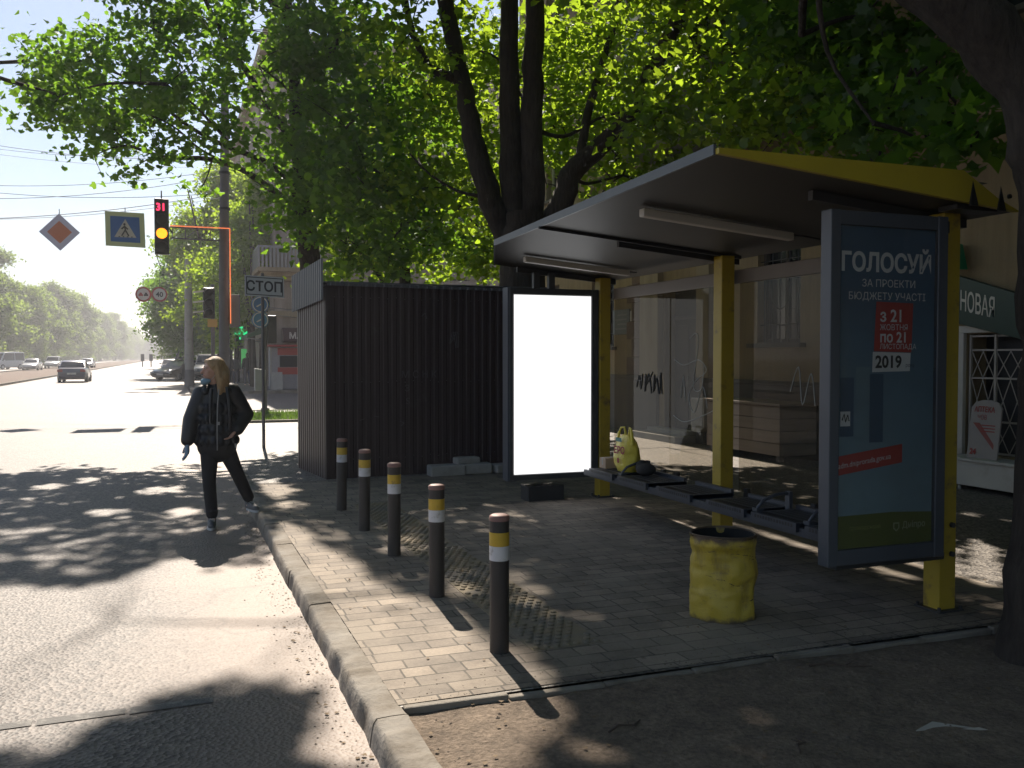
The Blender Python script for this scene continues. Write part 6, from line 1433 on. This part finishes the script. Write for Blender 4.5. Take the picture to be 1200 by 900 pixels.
# trees beyond the side street on the right, and the long row across the road
def gen_tree(name, label, base, h, w_, leafsize, seed, group, mat, stems=1, lo=.22, tmpl=QUAD, bark=None, dens=9, per=26, spread=.5):
    g = random.Random(seed); limbs = []; x, y, z = base; clumps = []
    if stems == 1: limbs.append(([(x, y, z-.1), (x+g.uniform(-.2,.2), y, z+h*.3), (x+g.uniform(-.4,.4), y, z+h*.62), (x+g.uniform(-.3,.3), y, z+h*.92)], .024*h, .03))
    else:
        for k in range(stems): a = 2*math.pi*k/stems+g.uniform(-.4,.4); q = g.uniform(.25,.42)*w_; limbs.append(([(x+.25*math.cos(a), y+.25*math.sin(a), z-.1), (x+q*.45*math.cos(a), y+q*.4*math.sin(a), z+h*.4), (x+q*math.cos(a), y+q*math.sin(a), z+h*g.uniform(.75,.95))], .014*h, .03))
    n_ = int(24 + w_*2)
    for k in range(n_):
        u = g.random(); zz = lo + (1-lo)*u; rr = w_*.5*(math.sin(math.pi*min(1, .18+.80*u))**.7)*g.uniform(.35, 1.0); a = g.uniform(0, 2*math.pi); cr_ = w_*g.uniform(.10,.19)
        clumps.append((x+rr*math.cos(a), y+rr*math.sin(a), z+h*zz-cr_*.4, cr_, g.uniform(.7,1.2)))
        if g.random() < .4: limbs.append(([(x, y, z+h*zz*.62), (x+rr*.5*math.cos(a), y+rr*.5*math.sin(a), z+h*zz*.85), clumps[-1][:3]], .006*h, .015))
    return tree(name, label, base, limbs, clumps, mat, leafsize, tmpl, bark or MAT['bark'], seed=seed, group=group, twigs=False, n=8, dens=dens, per=per, spread=spread, sunfilter=False)
for (ba, hh_, ww_, sd_, l_) in shade_trees: gen_tree('street_tree', l_, ba, hh_, ww_, .24, sd_, GB, MAT['leafA'], stems=1, lo=.34, dens=30, per=24, spread=.3)  # unseen shade trees, built like the street trees
GR = 'street trees on the right beyond the side street'
gen_tree('street_tree', 'slender many stemmed tree behind the concrete pole and parked cars', (3.6, 60, 0), 13.2, 8.6, .22, 41, GR, MAT['leafB'], stems=5, lo=.24, dens=14, per=34, spread=.38)
gen_tree('street_tree', 'dark stemmed tree directly behind the tall tram pole', (4.2, 50, 0), 11.5, 6.0, .20, 42, GR, MAT['leafB'], stems=3, lo=.32, dens=16, per=30, spread=.34)
gen_tree('street_tree', 'rounded tree over the roof of the grey parked van', (2.2, 78, 0), 11, 9.0, .26, 43, GR, MAT['leafA'], stems=2, lo=.2, dens=11, per=30, spread=.45)
gen_tree('street_tree', 'hazy tree farther along the right kerb beyond the grey van', (3.2, 100, 0), 13, 10, .3, 44, GR, MAT['leafF'], stems=1, lo=.2, dens=9, per=28)
gen_tree('street_tree', 'pale far tree at the end of the right kerb', (3.0, 135, 0), 13, 11, .36, 45, GR, MAT['leafF'], stems=1, lo=.15, dens=8, per=26)
GL_ = 'tall trees in a long row across the road'
a1 = gen_tree('row_tree', 'tall dark tree at the left edge behind the white minibus', (-29, 128, 0), 19.5, 11, .42, 51, GL_, MAT['leafF'], lo=.12, dens=6, per=34, spread=.7)
a2 = gen_tree('row_tree', 'broad pale green tree second from the left edge behind the white saloon', (-27.0, 148, 0), 17, 11, .42, 52, GL_, MAT['leafF'], lo=.1, dens=6, per=34, spread=.7)
a3 = gen_tree('row_tree', 'full green tree third from the left edge above the white off road car', (-27.5, 172, 0), 19, 11, .46, 53, GL_, MAT['leafF'], lo=.1, dens=6, per=34, spread=.75)
src = [a1, a2, a3]
gg = random.Random(77)
for i in range(20):
    y_ = 192 + i*17*(1+i*.018); o = dup(src[i % 3], (-27 + gg.uniform(-1.2, 1.2) + (2.0 if i > 10 else 0) + i*.22, y_, -.02), rz=gg.uniform(0, 6.2), sc=gg.uniform(.74, 1.10), label='fading tree of the long hazy row beyond the violet car')
for (x, y_, s_, l) in ((-36, 118, .95, 'tree behind the row at the far left edge'), (-38, 142, 1.1, 'tall tree standing back behind the row at the left')): dup(src[1], (x, y_, 0), rz=gg.uniform(0,6), sc=s_, label=l)
for i in range(14): dup(src[i % 3], (-26+i*3.6+gg.uniform(-1,1), 600+gg.uniform(-30,30), -1), rz=gg.uniform(0,6), sc=gg.uniform(.6,.85), label='far hazy tree closing the end of the road')
for i in range(8): dup(src[i % 3], (6+gg.uniform(-1,1), 165+i*26, 0), rz=gg.uniform(0,6), sc=gg.uniform(.62,.78), label='far hazy tree in the right hand row')

# grass strip by the crossing
gb = []
gg2 = np.random.default_rng(5)
n = 9000; x = gg2.uniform(1.78, 9.0, n); y_ = gg2.uniform(22.48, 26.1, n); h = gg2.uniform(.05, .16, n); a = gg2.uniform(0, 6.28, n); wv = .012
lean = gg2.normal(size=(n,2))*.04
A = np.stack([np.stack([x-np.cos(a)*wv, y_-np.sin(a)*wv, np.full(n,.0)],1), np.stack([x+np.cos(a)*wv, y_+np.sin(a)*wv, np.full(n,.0)],1), np.stack([x+lean[:,0], y_+lean[:,1], h],1)],1)
tag(raw_mesh('grass', A, 3, MAT['grass']), 'strip of bright grass inside the kerb by the side street', 'grass', kind='stuff')
sheet('grass_bed', 1.75, 12, 22.45, 26.3, .012, soil_mat('grass_soil', (.07,.09,.03), (.10,.085,.05)))

# fallen leaves, husks and butts
gl3 = np.random.default_rng(8); n = 1500
x = gl3.uniform(.98, 7.5, n); y_ = np.where(gl3.random(n) < .55, gl3.uniform(.6, 3.9, n), gl3.uniform(3.98, 9.0, n)); keep = (y_ < 3.9) | (gl3.random(n) < .5)
far_ = gl3.random(n) < .12; x = np.where(far_, gl3.normal(.72, .05, n).clip(.5, .78), x); y_ = np.where(far_, gl3.uniform(2.5, 12, n), y_)
x, y_ = x[keep], y_[keep]; n = len(x); zz = np.array([(-.117 if a < .8 else earth_z(a, b_)+.006 if b_ < 3.93 else .009) for a, b_ in zip(x, y_)])
a = gl3.uniform(0, 6.28, n); sz = gl3.uniform(.008, .030, n); tmpl = QUAD; tilt = gl3.normal(size=(n,2))*.35
px2 = (tmpl[None,:,0]*np.cos(a)[:,None] - tmpl[None,:,1]*np.sin(a)[:,None])*sz[:,None]; py2 = (tmpl[None,:,0]*np.sin(a)[:,None] + tmpl[None,:,1]*np.cos(a)[:,None])*sz[:,None]
A = np.stack([x[:,None]+px2, y_[:,None]+py2, zz[:,None]+np.abs(px2*tilt[:,:1]+py2*tilt[:,1:])+.001], 2)
tag(raw_mesh('leaf_litter', A, 4, M('dry_leaf', (.15,.105,.06), .9, .6, 25)), 'small dry leaves and husks scattered on the earth, paving and gutter', 'leaf litter', kind='stuff')

# thin warm street air
if True:
    b = MB(); b.box(-750, 750, -70, 1250, -1.3, 45)
    hm = bpy.data.materials.new('haze'); hm.use_nodes = True; t = hm.node_tree; t.nodes.clear()
    o_ = t.nodes.new('ShaderNodeOutputMaterial'); pv = t.nodes.new('ShaderNodeVolumePrincipled')
    pv.inputs['Color'].default_value = (.95,.96,1,1); pv.inputs['Density'].default_value = .0013; pv.inputs['Anisotropy'].default_value = .2
    t.links.new(pv.outputs[0], o_.inputs['Volume'])
    hz = tag(b.build('haze', hm), kind='stuff')
    hz['label'] = 'pale bright haze lying over the street'; hz['category'] = 'haze'
